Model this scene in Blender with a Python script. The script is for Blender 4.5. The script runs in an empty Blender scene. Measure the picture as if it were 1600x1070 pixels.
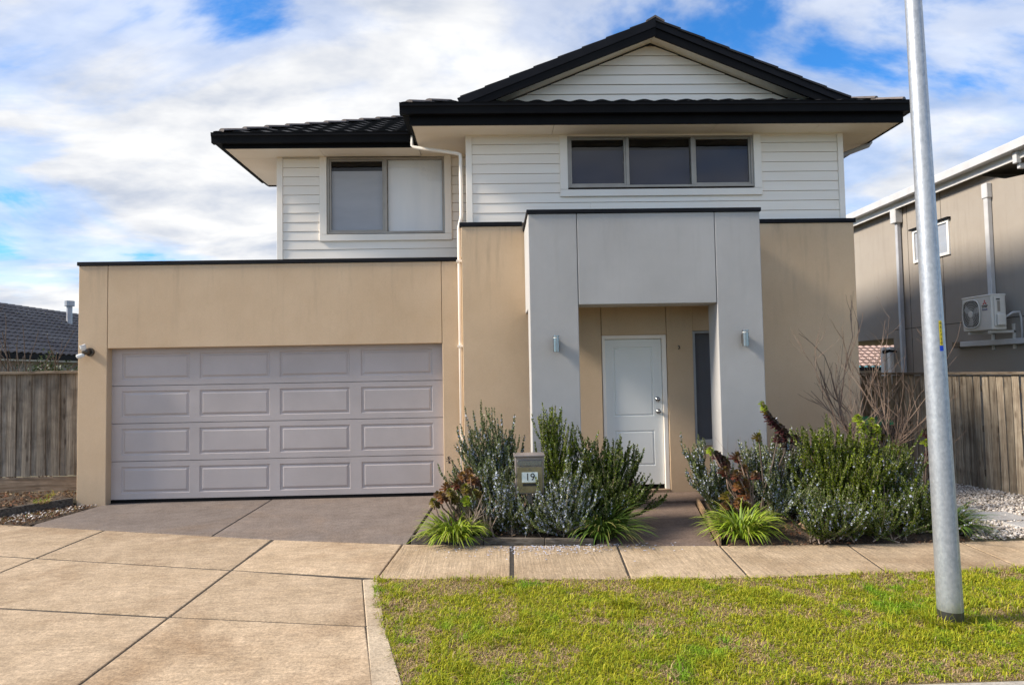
import bpy, math, random
import numpy as np
from mathutils import Vector, Matrix

R = math.radians
rng = np.random.default_rng(7)
random.seed(7)
scene = bpy.context.scene
col = scene.collection

# ------------------------------------------------------------------ camera
F = 1050.0
cam_h = 1.72
psi, th, rho = math.atan(32 / F), math.atan(48 / F), 0.018
d = Vector((math.sin(psi) * math.cos(th), math.cos(psi) * math.cos(th), math.sin(th)))
r0 = Vector((math.cos(psi), -math.sin(psi), 0))
u0 = r0.cross(d)
rr = r0 * math.cos(rho) - u0 * math.sin(rho)
uu = r0 * math.sin(rho) + u0 * math.cos(rho)
cd = bpy.data.cameras.new('camera')
cd.sensor_width = 36
cd.lens = F / 1600 * 36
cd.clip_start = 0.05
cd.clip_end = 3000
cam = bpy.data.objects.new('camera', cd)
col.objects.link(cam)
m = Matrix((rr, uu, -d)).transposed().to_4x4()
m.translation = (0, 0, cam_h)
cam.matrix_world = m
scene.camera = cam

# ------------------------------------------------------------------ sky and sun
SUN_EL, SUN_BACK = R(36), R(-7)   # the sun stands just in front of the facade plane, far to the left
tosun = Vector((-math.cos(SUN_BACK) * math.cos(SUN_EL), math.sin(SUN_BACK) * math.cos(SUN_EL), math.sin(SUN_EL)))
w = bpy.data.worlds.new('World')
scene.world = w
w.use_nodes = True
nt = w.node_tree
nt.nodes.clear()


def N(t, typ, **kw):
    n = t.nodes.new(typ)
    for k, v in kw.items():
        if k in n.inputs:
            n.inputs[k].default_value = v
        else:
            setattr(n, k, v)
    return n


def math_node(t, op, a, b=None, clamp=False):
    n = t.nodes.new('ShaderNodeMath')
    n.operation = op
    n.use_clamp = clamp
    for i, v in enumerate((a, b)):
        if v is None:
            continue
        if isinstance(v, (int, float)):
            n.inputs[i].default_value = v
        else:
            t.links.new(v, n.inputs[i])
    return n.outputs[0]


def ramp(t, fac, stops, interp='LINEAR'):
    n = t.nodes.new('ShaderNodeValToRGB')
    n.color_ramp.interpolation = interp
    el = n.color_ramp.elements
    while len(el) < len(stops):
        el.new(0.5)
    for e, (p, c) in zip(el, stops):
        e.position = p
        e.color = (c, c, c, 1) if isinstance(c, (int, float)) else (*c, 1)
    t.links.new(fac, n.inputs[0])
    return n.outputs[0]


def mixc(t, fac, a, b, blend='MIX'):
    n = t.nodes.new('ShaderNodeMix')
    n.data_type = 'RGBA'
    n.blend_type = blend
    for i, v in ((0, fac), (6, a), (7, b)):
        if isinstance(v, (int, float)):
            n.inputs[i].default_value = v
        elif isinstance(v, tuple):
            n.inputs[i].default_value = (*v, 1)
        else:
            t.links.new(v, n.inputs[i])
    return n.outputs[2]


sky = N(nt, 'ShaderNodeTexSky', sky_type='NISHITA', sun_disc=False, sun_elevation=SUN_EL,
        sun_rotation=math.atan2(tosun.x, tosun.y), altitude=50, air_density=1.0, dust_density=0.4, ozone_density=2.5)
tc = N(nt, 'ShaderNodeTexCoord')
sep = N(nt, 'ShaderNodeSeparateXYZ')
nt.links.new(tc.outputs['Generated'], sep.inputs[0])
zz = math_node(nt, 'MAXIMUM', sep.outputs[2], 0.0)
zz = math_node(nt, 'ADD', zz, 0.22)
cx = math_node(nt, 'DIVIDE', sep.outputs[0], zz)
cy = math_node(nt, 'DIVIDE', sep.outputs[1], zz)
comb = N(nt, 'ShaderNodeCombineXYZ')
nt.links.new(cx, comb.inputs[0])
nt.links.new(cy, comb.inputs[1])
mp = N(nt, 'ShaderNodeMapping')
mp.inputs['Location'].default_value = (-4.15, 6.0, 0.0)
mp.inputs['Rotation'].default_value = (0, 0, R(-25))
mp.inputs['Scale'].default_value = (0.85, 1.25, 1)
nt.links.new(comb.outputs[0], mp.inputs[0])
n1 = N(nt, 'ShaderNodeTexNoise', Scale=1.5, Detail=7.0, Roughness=0.56, Distortion=0.35)
nt.links.new(mp.outputs[0], n1.inputs['Vector'])
n2 = N(nt, 'ShaderNodeTexNoise', Scale=3.6, Detail=5.0, Roughness=0.55, Distortion=0.2)
nt.links.new(mp.outputs[0], n2.inputs['Vector'])
n3 = N(nt, 'ShaderNodeTexNoise', Scale=0.45, Detail=2.0, Roughness=0.5)
nt.links.new(mp.outputs[0], n3.inputs['Vector'])
cov = math_node(nt, 'ADD', n1.outputs[0], math_node(nt, 'MULTIPLY', math_node(nt, 'SUBTRACT', n3.outputs[0], 0.5), 0.75))
cov = ramp(nt, cov, [(0.385, 0.0), (0.50, 0.66), (0.63, 1.0)], 'EASE')
shade = ramp(nt, n2.outputs[0], [(0.32, (0.31, 0.34, 0.40)), (0.50, (0.46, 0.468, 0.485)), (0.64, (0.56, 0.56, 0.555))])
bg1 = N(nt, 'ShaderNodeBackground', Strength=0.105)
skyc = mixc(nt, 1.0, sky.outputs[0], (0.26, 0.74, 1.16), 'MULTIPLY')
nt.links.new(skyc, bg1.inputs[0])
bg2 = N(nt, 'ShaderNodeBackground', Strength=1.0)
nt.links.new(shade, bg2.inputs[0])
mx = N(nt, 'ShaderNodeMixShader')
nt.links.new(cov, mx.inputs[0])
nt.links.new(bg1.outputs[0], mx.inputs[1])
nt.links.new(bg2.outputs[0], mx.inputs[2])
ow = N(nt, 'ShaderNodeOutputWorld')
nt.links.new(mx.outputs[0], ow.inputs[0])

sl = bpy.data.lights.new('sun', 'SUN')
sl.energy = 3.7
sl.angle = R(12)
sl.color = (1.0, 0.89, 0.74)
so = bpy.data.objects.new('sun', sl)
so.rotation_euler = tosun.to_track_quat('Z', 'Y').to_euler()
so.location = (-20, 0, 20)
col.objects.link(so)

vs = scene.view_settings
vs.view_transform = 'Standard'
vs.look = 'None'
vs.exposure = 0.95
vs.gamma = 1.0
vs.use_curve_mapping = False
scene.cycles.max_bounces = 6
scene.cycles.diffuse_bounces = 3
scene.cycles.glossy_bounces = 3
w.cycles.sampling_method = 'MANUAL'
w.cycles.sample_map_resolution = 512
scene.cycles.transparent_max_bounces = 12
scene.cycles.caustics_reflective = False
scene.cycles.caustics_refractive = False


# ------------------------------------------------------------------ materials
def new_mat(name):
    mt = bpy.data.materials.new(name)
    mt.use_nodes = True
    t = mt.node_tree
    b = t.nodes['Principled BSDF']
    return mt, t, b


def pos_vec(t, stretch=(1, 1, 1)):
    g = N(t, 'ShaderNodeNewGeometry')
    mpn = N(t, 'ShaderNodeMapping')
    mpn.inputs['Scale'].default_value = stretch
    t.links.new(g.outputs['Position'], mpn.inputs[0])
    return mpn.outputs[0]


def noise(t, vec, scale, detail=5, rough=0.55, dist=0.0):
    n = N(t, 'ShaderNodeTexNoise', Scale=scale, Detail=float(detail), Roughness=rough, Distortion=dist)
    t.links.new(vec, n.inputs['Vector'])
    return n.outputs[0]


def add_bump(t, b, height, strength=0.3, dist=0.01):
    bp = N(t, 'ShaderNodeBump', Strength=strength, Distance=dist)
    t.links.new(height, bp.inputs['Height'])
    t.links.new(bp.outputs[0], b.inputs['Normal'])


def vary(t, c, amount):
    oi = N(t, 'ShaderNodeObjectInfo')
    f = math_node(t, 'ADD', math_node(t, 'MULTIPLY', oi.outputs['Random'], 2 * amount), 1 - amount)
    cb = N(t, 'ShaderNodeCombineColor')
    for i in range(3):
        t.links.new(f, cb.inputs[i])
    return mixc(t, 1.0, c, cb.outputs[0], 'MULTIPLY')


def surf(name, c1, c2, scale=3.0, rough=0.85, stretch=(1, 1, 1), bump=0.0, bscale=60.0, bstretch=None, metal=0.0,
         detail=6, lo=0.35, hi=0.65, rnd=0.0, bdist=0.006, spec=0.5):
    mt, t, b = new_mat(name)
    v = pos_vec(t, stretch)
    c = ramp(t, noise(t, v, scale, detail), [(lo, c1), (hi, c2)])
    if rnd:
        c = vary(t, c, rnd)
    t.links.new(c, b.inputs['Base Color'])
    b.inputs['Roughness'].default_value = rough
    b.inputs['Metallic'].default_value = metal
    b.inputs['Specular IOR Level'].default_value = spec
    if bump:
        v2 = pos_vec(t, bstretch or (1, 1, 1))
        add_bump(t, b, noise(t, v2, bscale, 4), bump, bdist)
    return mt


def render_coat(name, c1, c2, dirt, streak=0.5):
    """trowelled acrylic render: soft mottling, fine sand grain, weather streaks running down"""
    mt, t, b = new_mat(name)
    v = pos_vec(t)
    c = ramp(t, noise(t, v, 1.3, 7, 0.6), [(0.3, c1), (0.7, c2)])
    vv = pos_vec(t, (3.4, 3.4, 0.35))
    s = ramp(t, noise(t, vv, 2.6, 7, 0.62), [(0.53, 0.0), (0.75, 1.0)])
    g0 = N(t, 'ShaderNodeNewGeometry')
    sz = N(t, 'ShaderNodeSeparateXYZ')
    t.links.new(g0.outputs['Position'], sz.inputs[0])
    top = math_node(t, 'ADD', math_node(t, 'MULTIPLY', math_node(t, 'SUBTRACT', sz.outputs[2], 2.0), 0.6, True), 0.12)
    c = mixc(t, math_node(t, 'MULTIPLY', math_node(t, 'MULTIPLY', s, streak), top), c, dirt)
    sp = ramp(t, noise(t, v, 46, 3, 0.7), [(0.70, 0.0), (0.78, 1.0)])
    c = mixc(t, math_node(t, 'MULTIPLY', sp, 0.16), c, dirt)
    # splash-back dirt along the foot of the wall
    g = N(t, 'ShaderNodeNewGeometry')
    sx = N(t, 'ShaderNodeSeparateXYZ')
    t.links.new(g.outputs['Position'], sx.inputs[0])
    foot = math_node(t, 'SUBTRACT', math_node(t, 'ADD', 0.22, math_node(t, 'MULTIPLY', noise(t, v, 5, 4), 0.35)), sx.outputs[2])
    foot = math_node(t, 'MULTIPLY', foot, 2.2, True)
    c = mixc(t, math_node(t, 'MULTIPLY', foot, 0.4), c, dirt)
    t.links.new(c, b.inputs['Base Color'])
    b.inputs['Roughness'].default_value = 0.92
    b.inputs['Specular IOR Level'].default_value = 0.25
    h = math_node(t, 'ADD', noise(t, v, 230, 3), math_node(t, 'MULTIPLY', noise(t, v, 14, 5), 0.8))
    grit = ramp(t, noise(t, v, 150, 4, 0.8), [(0.35, 0.90), (0.65, 1.06)])
    c = mixc(t, 0.8, c, grit, 'MULTIPLY')
    t.links.new(c, b.inputs['Base Color'])
    add_bump(t, b, h, 0.5, 0.006)
    return mt


def concrete(name, c1, c2, stain, lines=None, blot=0.6, lamt=0.85):
    mt, t, b = new_mat(name)
    v = pos_vec(t)
    c = ramp(t, noise(t, v, 2.2, 8, 0.62), [(0.3, c1), (0.7, c2)])
    s = ramp(t, noise(t, v, 0.8, 6, 0.6, 0.4), [(0.50, 0.0), (0.72, 1.0)])
    c = mixc(t, math_node(t, 'MULTIPLY', s, blot), c, stain)
    fine = ramp(t, noise(t, v, 48, 6, 0.8), [(0.36, 0.50), (0.62, 1.2)])
    c = mixc(t, 0.8, c, fine, 'MULTIPLY')
    med = ramp(t, noise(t, v, 9, 6, 0.7), [(0.34, 0.72), (0.64, 1.12)])
    c = mixc(t, 0.7, c, med, 'MULTIPLY')
    pit = ramp(t, noise(t, v, 30, 2, 0.5), [(0.70, 0.0), (0.74, 1.0)])
    c = mixc(t, math_node(t, 'MULTIPLY', pit, 0.35), c, (0.07, 0.05, 0.035))
    h = math_node(t, 'ADD', math_node(t, 'MULTIPLY', noise(t, v, 120, 3), 0.6), noise(t, v, 20, 5))
    if lines:
        ln = noise(t, pos_vec(t, lines), 1.0, 4, 0.6)
        lr = ramp(t, ln, [(0.35, 0.80), (0.62, 1.06)])
        c = mixc(t, lamt, c, lr, 'MULTIPLY')
        h = math_node(t, 'ADD', h, math_node(t, 'MULTIPLY', ln, 1.8))
    c = vary(t, c, 0.10)
    t.links.new(c, b.inputs['Base Color'])
    b.inputs['Roughness'].default_value = 0.88
    b.inputs['Specular IOR Level'].default_value = 0.3
    add_bump(t, b, h, 0.5, 0.006)
    return mt


def timber(name, c1, c2, dark, axis='z', rnd=0.22):
    mt, t, b = new_mat(name)
    k = {'z': (38, 38, 1.6), 'x': (1.6, 38, 38), 'y': (38, 1.6, 38)}[axis]
    oi = N(t, 'ShaderNodeObjectInfo')
    g = N(t, 'ShaderNodeNewGeometry')
    add = N(t, 'ShaderNodeVectorMath', operation='ADD')
    t.links.new(g.outputs['Position'], add.inputs[0])
    t.links.new(oi.outputs['Random'], add.inputs[1])
    mpn = N(t, 'ShaderNodeMapping')
    mpn.inputs['Scale'].default_value = k
    t.links.new(add.outputs[0], mpn.inputs[0])
    gr = noise(t, mpn.outputs[0], 1.0, 7, 0.65, 0.8)
    c = ramp(t, gr, [(0.28, dark), (0.45, c1), (0.68, c2)])
    blotch = ramp(t, noise(t, g.outputs['Position'], 4.5, 5, 0.6, 0.5), [(0.42, 0.0), (0.7, 1.0)])
    c = mixc(t, math_node(t, 'MULTIPLY', blotch, 0.5), c, dark)
    vk = N(t, 'ShaderNodeTexVoronoi', Scale=1.0)
    mk = N(t, 'ShaderNodeMapping')
    mk.inputs['Scale'].default_value = tuple(9 if q > 10 else 3.0 for q in k)
    t.links.new(add.outputs[0], mk.inputs[0])
    t.links.new(mk.outputs[0], vk.inputs['Vector'])
    kn = ramp(t, vk.outputs['Distance'], [(0.10, 1.0), (0.20, 0.0)])
    c = mixc(t, math_node(t, 'MULTIPLY', kn, 0.75), c, dark)
    c = vary(t, c, rnd)
    t.links.new(c, b.inputs['Base Color'])
    b.inputs['Roughness'].default_value = 0.9
    b.inputs['Specular IOR Level'].default_value = 0.2
    add_bump(t, b, gr, 0.9, 0.006)
    return mt


def attr_mat(name, rough=0.6, trans=0.25, spec=0.3):
    mt, t, b = new_mat(name)
    a = N(t, 'ShaderNodeAttribute', attribute_name='Col')
    t.links.new(a.outputs['Color'], b.inputs['Base Color'])
    b.inputs['Roughness'].default_value = rough
    b.inputs['Specular IOR Level'].default_value = spec
    if trans:
        tr = N(t, 'ShaderNodeBsdfTranslucent')
        t.links.new(a.outputs['Color'], tr.inputs[0])
        ms = N(t, 'ShaderNodeMixShader')
        ms.inputs[0].default_value = trans
        t.links.new(b.outputs[0], ms.inputs[1])
        t.links.new(tr.outputs[0], ms.inputs[2])
        t.links.new(ms.outputs[0], t.nodes['Material Output'].inputs[0])
    return mt


def glass(name, tint=(0.985, 0.99, 0.99), wav=0.0):
    mt, t, b = new_mat(name)
    t.nodes.remove(b)
    tr = N(t, 'ShaderNodeBsdfTransparent')
    tr.inputs[0].default_value = (*tint, 1)
    gl = N(t, 'ShaderNodeBsdfGlossy')
    gl.inputs['Roughness'].default_value = 0.01
    fr = N(t, 'ShaderNodeFresnel', IOR=1.55)
    gb_ = N(t, 'ShaderNodeNewGeometry')   # same reflectance seen from either side of the sheet
    ior = math_node(t, 'ADD', math_node(t, 'MULTIPLY', gb_.outputs['Backfacing'], 1 / 1.55 - 1.55), 1.55)
    t.links.new(ior, fr.inputs['IOR'])
    v = pos_vec(t)
    bp = N(t, 'ShaderNodeBump', Strength=0.06, Distance=0.02)
    t.links.new(noise(t, v, 2.5, 2), bp.inputs['Height'])
    t.links.new(bp.outputs[0], gl.inputs['Normal'])
    f = math_node(t, 'MULTIPLY', fr.outputs[0], 0.9, True)
    ms = N(t, 'ShaderNodeMixShader')
    t.links.new(f, ms.inputs[0])
    t.links.new(tr.outputs[0], ms.inputs[1])
    t.links.new(gl.outputs[0], ms.inputs[2])
    t.links.new(ms.outputs[0], t.nodes['Material Output'].inputs[0])
    return mt


TAN = render_coat('tan_render', (0.58, 0.425, 0.275), (0.65, 0.49, 0.33), (0.34, 0.265, 0.19), 0.45)
GREY = render_coat('grey_render', (0.415, 0.405, 0.395), (0.47, 0.46, 0.45), (0.285, 0.27, 0.25), 0.2)
BROWN = render_coat('brown_render', (0.31, 0.275, 0.24), (0.35, 0.315, 0.275), (0.20, 0.175, 0.15), 0.3)
BOARD = surf('cream_board', (0.90, 0.825, 0.73), (0.93, 0.87, 0.785), 2.0, 0.6, (0.5, 1, 3), 0.12, 40, (0.3, 1, 6), rnd=0.025)

BATTEN = surf('stained_shadow_batten', (0.30, 0.21, 0.13), (0.42, 0.31, 0.20), 6, 0.9)  # brown in the board gaps: weather staining plus a painted-in shadow line
TRIM = surf('cream_trim', (0.90, 0.825, 0.73), (0.93, 0.87, 0.785), 2.5, 0.5)
SOFFIT = surf('soffit_paint', (0.86, 0.77, 0.64), (0.91, 0.83, 0.71), 1.6, 0.7)
BLACK = surf('charcoal_metal', (0.0035, 0.0035, 0.0045), (0.006, 0.006, 0.007), 3, 0.6, spec=0.12)
CAPM = surf('charcoal_cap', (0.006, 0.0065, 0.009), (0.010, 0.0105, 0.014), 4, 0.6, spec=0.15)
TILE = surf('charcoal_tile', (0.010, 0.0098, 0.0105), (0.024, 0.0225, 0.0235), 5, 0.65, bump=0.3, bscale=90, rnd=0.25, spec=0.25)
HIPM = surf('hip_tile', (0.10, 0.082, 0.076), (0.17, 0.142, 0.132), 7, 0.75, bump=0.3, bscale=70, rnd=0.25)
TILE_L = surf('grey_tile', (0.125, 0.112, 0.115), (0.185, 0.17, 0.17), 1.2, 0.8, bump=0.2, bscale=40, spec=0.2)
TILE_P = surf('pink_tile', (0.36, 0.25, 0.21), (0.48, 0.34, 0.29), 1.2, 0.75, bump=0.2, bscale=40)
GDOOR = surf('garage_door_paint', (0.45, 0.40, 0.385), (0.505, 0.45, 0.435), 1.6, 0.5, bump=0.5, bscale=22, bstretch=(0.35, 1, 9), bdist=0.004)
FDOOR = surf('front_door_paint', (0.79, 0.81, 0.79), (0.83, 0.845, 0.825), 2, 0.5, bump=0.08, bscale=40)
WHITE = surf('white_paint', (0.72, 0.71, 0.69), (0.80, 0.79, 0.77), 3, 0.5)
ALU = surf('window_frame', (0.30, 0.27, 0.24), (0.36, 0.33, 0.29), 4, 0.4, metal=0.3)
ALUG = surf('sidelight_frame', (0.34, 0.35, 0.36), (0.40, 0.41, 0.42), 4, 0.4, metal=0.2)
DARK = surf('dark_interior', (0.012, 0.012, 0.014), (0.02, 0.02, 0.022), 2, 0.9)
BLIND = surf('grey_blind', (0.36, 0.375, 0.42), (0.41, 0.425, 0.47), 1.5, 0.9, (1, 1, 4))
BLINDW = surf('white_curtain', (0.80, 0.82, 0.85), (0.86, 0.87, 0.89), 1.5, 0.9, (4, 1, 0.6))
BLINDN = surf('navy_reflection_blind', (0.014, 0.021, 0.050), (0.020, 0.029, 0.064), 1.5, 0.9)  # blind coloured navy to stand for the blue sky reflected in the panes
MESHD = surf('fly_mesh', (0.095, 0.097, 0.112), (0.12, 0.122, 0.138), 1.5, 0.75)
GLASS = glass('window_glass')
STEEL = surf('brushed_steel', (0.30, 0.295, 0.285), (0.42, 0.41, 0.40), 20, 0.25, (20, 20, 1), metal=1.0)
GALV = None
FOOT = concrete('footpath_concrete', (0.40, 0.295, 0.185), (0.54, 0.41, 0.275), (0.26, 0.165, 0.088), (60, 2.2, 1), 0.75, 1.0)
CROSS = concrete('crossover_concrete', (0.40, 0.295, 0.19), (0.54, 0.41, 0.28), (0.26, 0.165, 0.09), (7.0, 26, 1), 0.9, 0.8)
EDGEC = concrete('edge_concrete', (0.43, 0.34, 0.24), (0.54, 0.44, 0.32), (0.33, 0.235, 0.145))
DRIVE = concrete('driveway_concrete', (0.165, 0.132, 0.113), (0.225, 0.185, 0.162), (0.225, 0.165, 0.122), None, 0.7)
PATHC = concrete('path_concrete', (0.15, 0.105, 0.08), (0.20, 0.145, 0.115), (0.20, 0.13, 0.09), None, 0.6)
KERB = concrete('kerb_concrete', (0.42, 0.38, 0.33), (0.50, 0.46, 0.40), (0.36, 0.31, 0.25))
ASPH = surf('asphalt', (0.035, 0.035, 0.036), (0.06, 0.06, 0.06), 60, 0.9, bump=0.6, bscale=150)
SOIL = surf('garden_soil', (0.030, 0.020, 0.012), (0.085, 0.055, 0.033), 14, 0.95, bump=0.9, bscale=30, bdist=0.03)
GROUND = surf('dry_ground', (0.10, 0.085, 0.05), (0.16, 0.14, 0.08), 2, 0.95, bump=0.5, bscale=20, bdist=0.03)
LAWN = surf('lawn_thatch', (0.13, 0.105, 0.04), (0.22, 0.17, 0.075), 9, 0.95, bump=0.8, bscale=70, bdist=0.02)
PAVE = concrete('stepping_stone', (0.36, 0.35, 0.34), (0.46, 0.45, 0.44), (0.30, 0.28, 0.26))
FENCE_L = timber('grey_paling', (0.19, 0.163, 0.132), (0.33, 0.29, 0.24), (0.065, 0.052, 0.042))
FENCE_R = timber('brown_paling', (0.235, 0.19, 0.14), (0.40, 0.34, 0.26), (0.095, 0.068, 0.048), 'z', 0.28)
RAIL = timber('rail_timber', (0.19, 0.15, 0.11), (0.30, 0.25, 0.19), (0.08, 0.06, 0.045), 'x', 0.1)
RAILY = timber('rail_timber_side', (0.15, 0.12, 0.09), (0.24, 0.195, 0.15), (0.07, 0.05, 0.035), 'y', 0.1)
SLEEPER = timber('sleeper_timber', (0.10, 0.085, 0.07), (0.19, 0.165, 0.14), (0.04, 0.032, 0.025), 'x', 0.1)
EDGET = timber('edging_timber', (0.26, 0.17, 0.10), (0.40, 0.28, 0.17), (0.10, 0.06, 0.035), 'y', 0.1)
PLINTH = timber('plinth_timber', (0.22, 0.155, 0.105), (0.33, 0.25, 0.18), (0.11, 0.075, 0.05), 'x', 0.1)
BARK = surf('grey_bark', (0.16, 0.12, 0.095), (0.34, 0.27, 0.22), 30, 0.9)
TWIG = surf('red_twig', (0.13, 0.085, 0.062), (0.25, 0.175, 0.13), 12, 0.85)
TWIGD = surf('dark_twig', (0.06, 0.045, 0.035), (0.13, 0.10, 0.08), 12, 0.9)
STRAW = surf('dry_stem', (0.40, 0.25, 0.18), (0.52, 0.36, 0.28), 20, 0.9)
LEAF = attr_mat('leaf', 0.42, 0.10, 0.5)
GRASS = attr_mat('grass_blade', 0.65, 0.3)
PETAL = attr_mat('petal', 0.8, 0.2)
STONE = attr_mat('pebble', 0.85, 0.0)
GREENP = surf('green_plastic', (0.0, 0.20, 0.075), (0.0, 0.25, 0.10), 4, 0.4)
BINP = surf('bin_plastic', (0.012, 0.016, 0.014), (0.02, 0.024, 0.022), 4, 0.5)
BRONZE = surf('letterbox_frame', (0.22, 0.19, 0.18), (0.30, 0.265, 0.25), 12, 0.4, metal=0.3)
LBFACE = surf('letterbox_face', (0.25, 0.215, 0.13), (0.31, 0.265, 0.17), 9, 0.3, metal=0.6)
SIGNW = surf('sign_white', (0.66, 0.74, 0.72), (0.72, 0.79, 0.77), 5, 0.5)
INK = surf('black_ink', (0.01, 0.01, 0.01), (0.015, 0.015, 0.015), 5, 0.6)
REDI = surf('red_ink', (0.50, 0.01, 0.02), (0.55, 0.015, 0.025), 5, 0.5)
BLUEI = surf('blue_ink', (0.02, 0.02, 0.15), (0.03, 0.03, 0.2), 5, 0.5)
YELL = surf('yellow_sticker', (0.80, 0.60, 0.01), (0.86, 0.66, 0.02), 5, 0.45)
BLUES = surf('blue_sticker', (0.0, 0.05, 0.55), (0.0, 0.07, 0.65), 5, 0.45)
ACW = surf('unit_casing', (0.58, 0.56, 0.52), (0.64, 0.62, 0.58), 4, 0.45)
ACD = surf('unit_grille', (0.035, 0.033, 0.03), (0.055, 0.052, 0.048), 4, 0.6)
PVC = surf('white_pipe', (0.46, 0.46, 0.47), (0.54, 0.54, 0.55), 4, 0.45)
PVCG = surf('grey_pipe', (0.36, 0.37, 0.40), (0.44, 0.45, 0.48), 4, 0.4)
LAMPB = surf('lamp_bronze', (0.10, 0.085, 0.07), (0.15, 0.13, 0.11), 15, 0.35, metal=0.7)
LAMPW = surf('lamp_white', (0.72, 0.72, 0.70), (0.78, 0.78, 0.76), 6, 0.4)
TERRA = surf('orange_tag', (0.55, 0.11, 0.03), (0.65, 0.15, 0.05), 6, 0.6)
JOINT = surf('dark_joint', (0.03, 0.025, 0.02), (0.05, 0.04, 0.03), 20, 0.95)


def make_galv():
    mt, t, b = new_mat('galvanised_steel')
    v = pos_vec(t)
    vo = N(t, 'ShaderNodeTexVoronoi', Scale=95.0)
    mpn = N(t, 'ShaderNodeMapping')
    mpn.inputs['Scale'].default_value = (1, 1, 0.45)
    mpn.inputs['Rotation'].default_value = (0.5, 0.3, 0)
    t.links.new(v, mpn.inputs[0])
    t.links.new(mpn.outputs[0], vo.inputs['Vector'])
    sp = N(t, 'ShaderNodeSeparateColor')
    t.links.new(vo.outputs['Color'], sp.inputs[0])
    mix = math_node(t, 'ADD', math_node(t, 'MULTIPLY', sp.outputs[0], 0.22), math_node(t, 'MULTIPLY', noise(t, v, 30, 5), 0.78))
    c = ramp(t, mix, [(0.25, (0.35, 0.37, 0.40)), (0.75, (0.52, 0.535, 0.555))])
    # rust-dark band just above the ground
    g = N(t, 'ShaderNodeNewGeometry')
    sx = N(t, 'ShaderNodeSeparateXYZ')
    t.links.new(g.outputs['Position'], sx.inputs[0])
    c = mixc(t, math_node(t, 'LESS_THAN', sx.outputs[2], 0.085), c, (0.11, 0.11, 0.115))
    t.links.new(c, b.inputs['Base Color'])
    b.inputs['Metallic'].default_value = 0.65
    b.inputs['Roughness'].default_value = 0.45
    add_bump(t, b, mix, 0.25, 0.003)
    return mt


GALV = make_galv()


# ------------------------------------------------------------------ builders
def tag(o, label=None, cat=None, group=None, kind=None):
    if label:
        o['label'] = label
    if cat:
        o['category'] = cat
    if group:
        o['group'] = group
    if kind:
        o['kind'] = kind
    return o


def attach(o, parent):
    """o's mesh is in world coordinates: keep it there under its parent"""
    if parent is not None:
        o.parent = parent
        if parent.type == 'EMPTY':
            o.matrix_parent_inverse = Matrix.Translation(parent.location).inverted()
    return o


def thing(name, label, cat, loc=(0, 0, 0), group=None):
    o = bpy.data.objects.new(name, None)
    o.empty_display_size = 0.2
    o.location = loc
    col.objects.link(o)
    return tag(o, label, cat, group)


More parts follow.
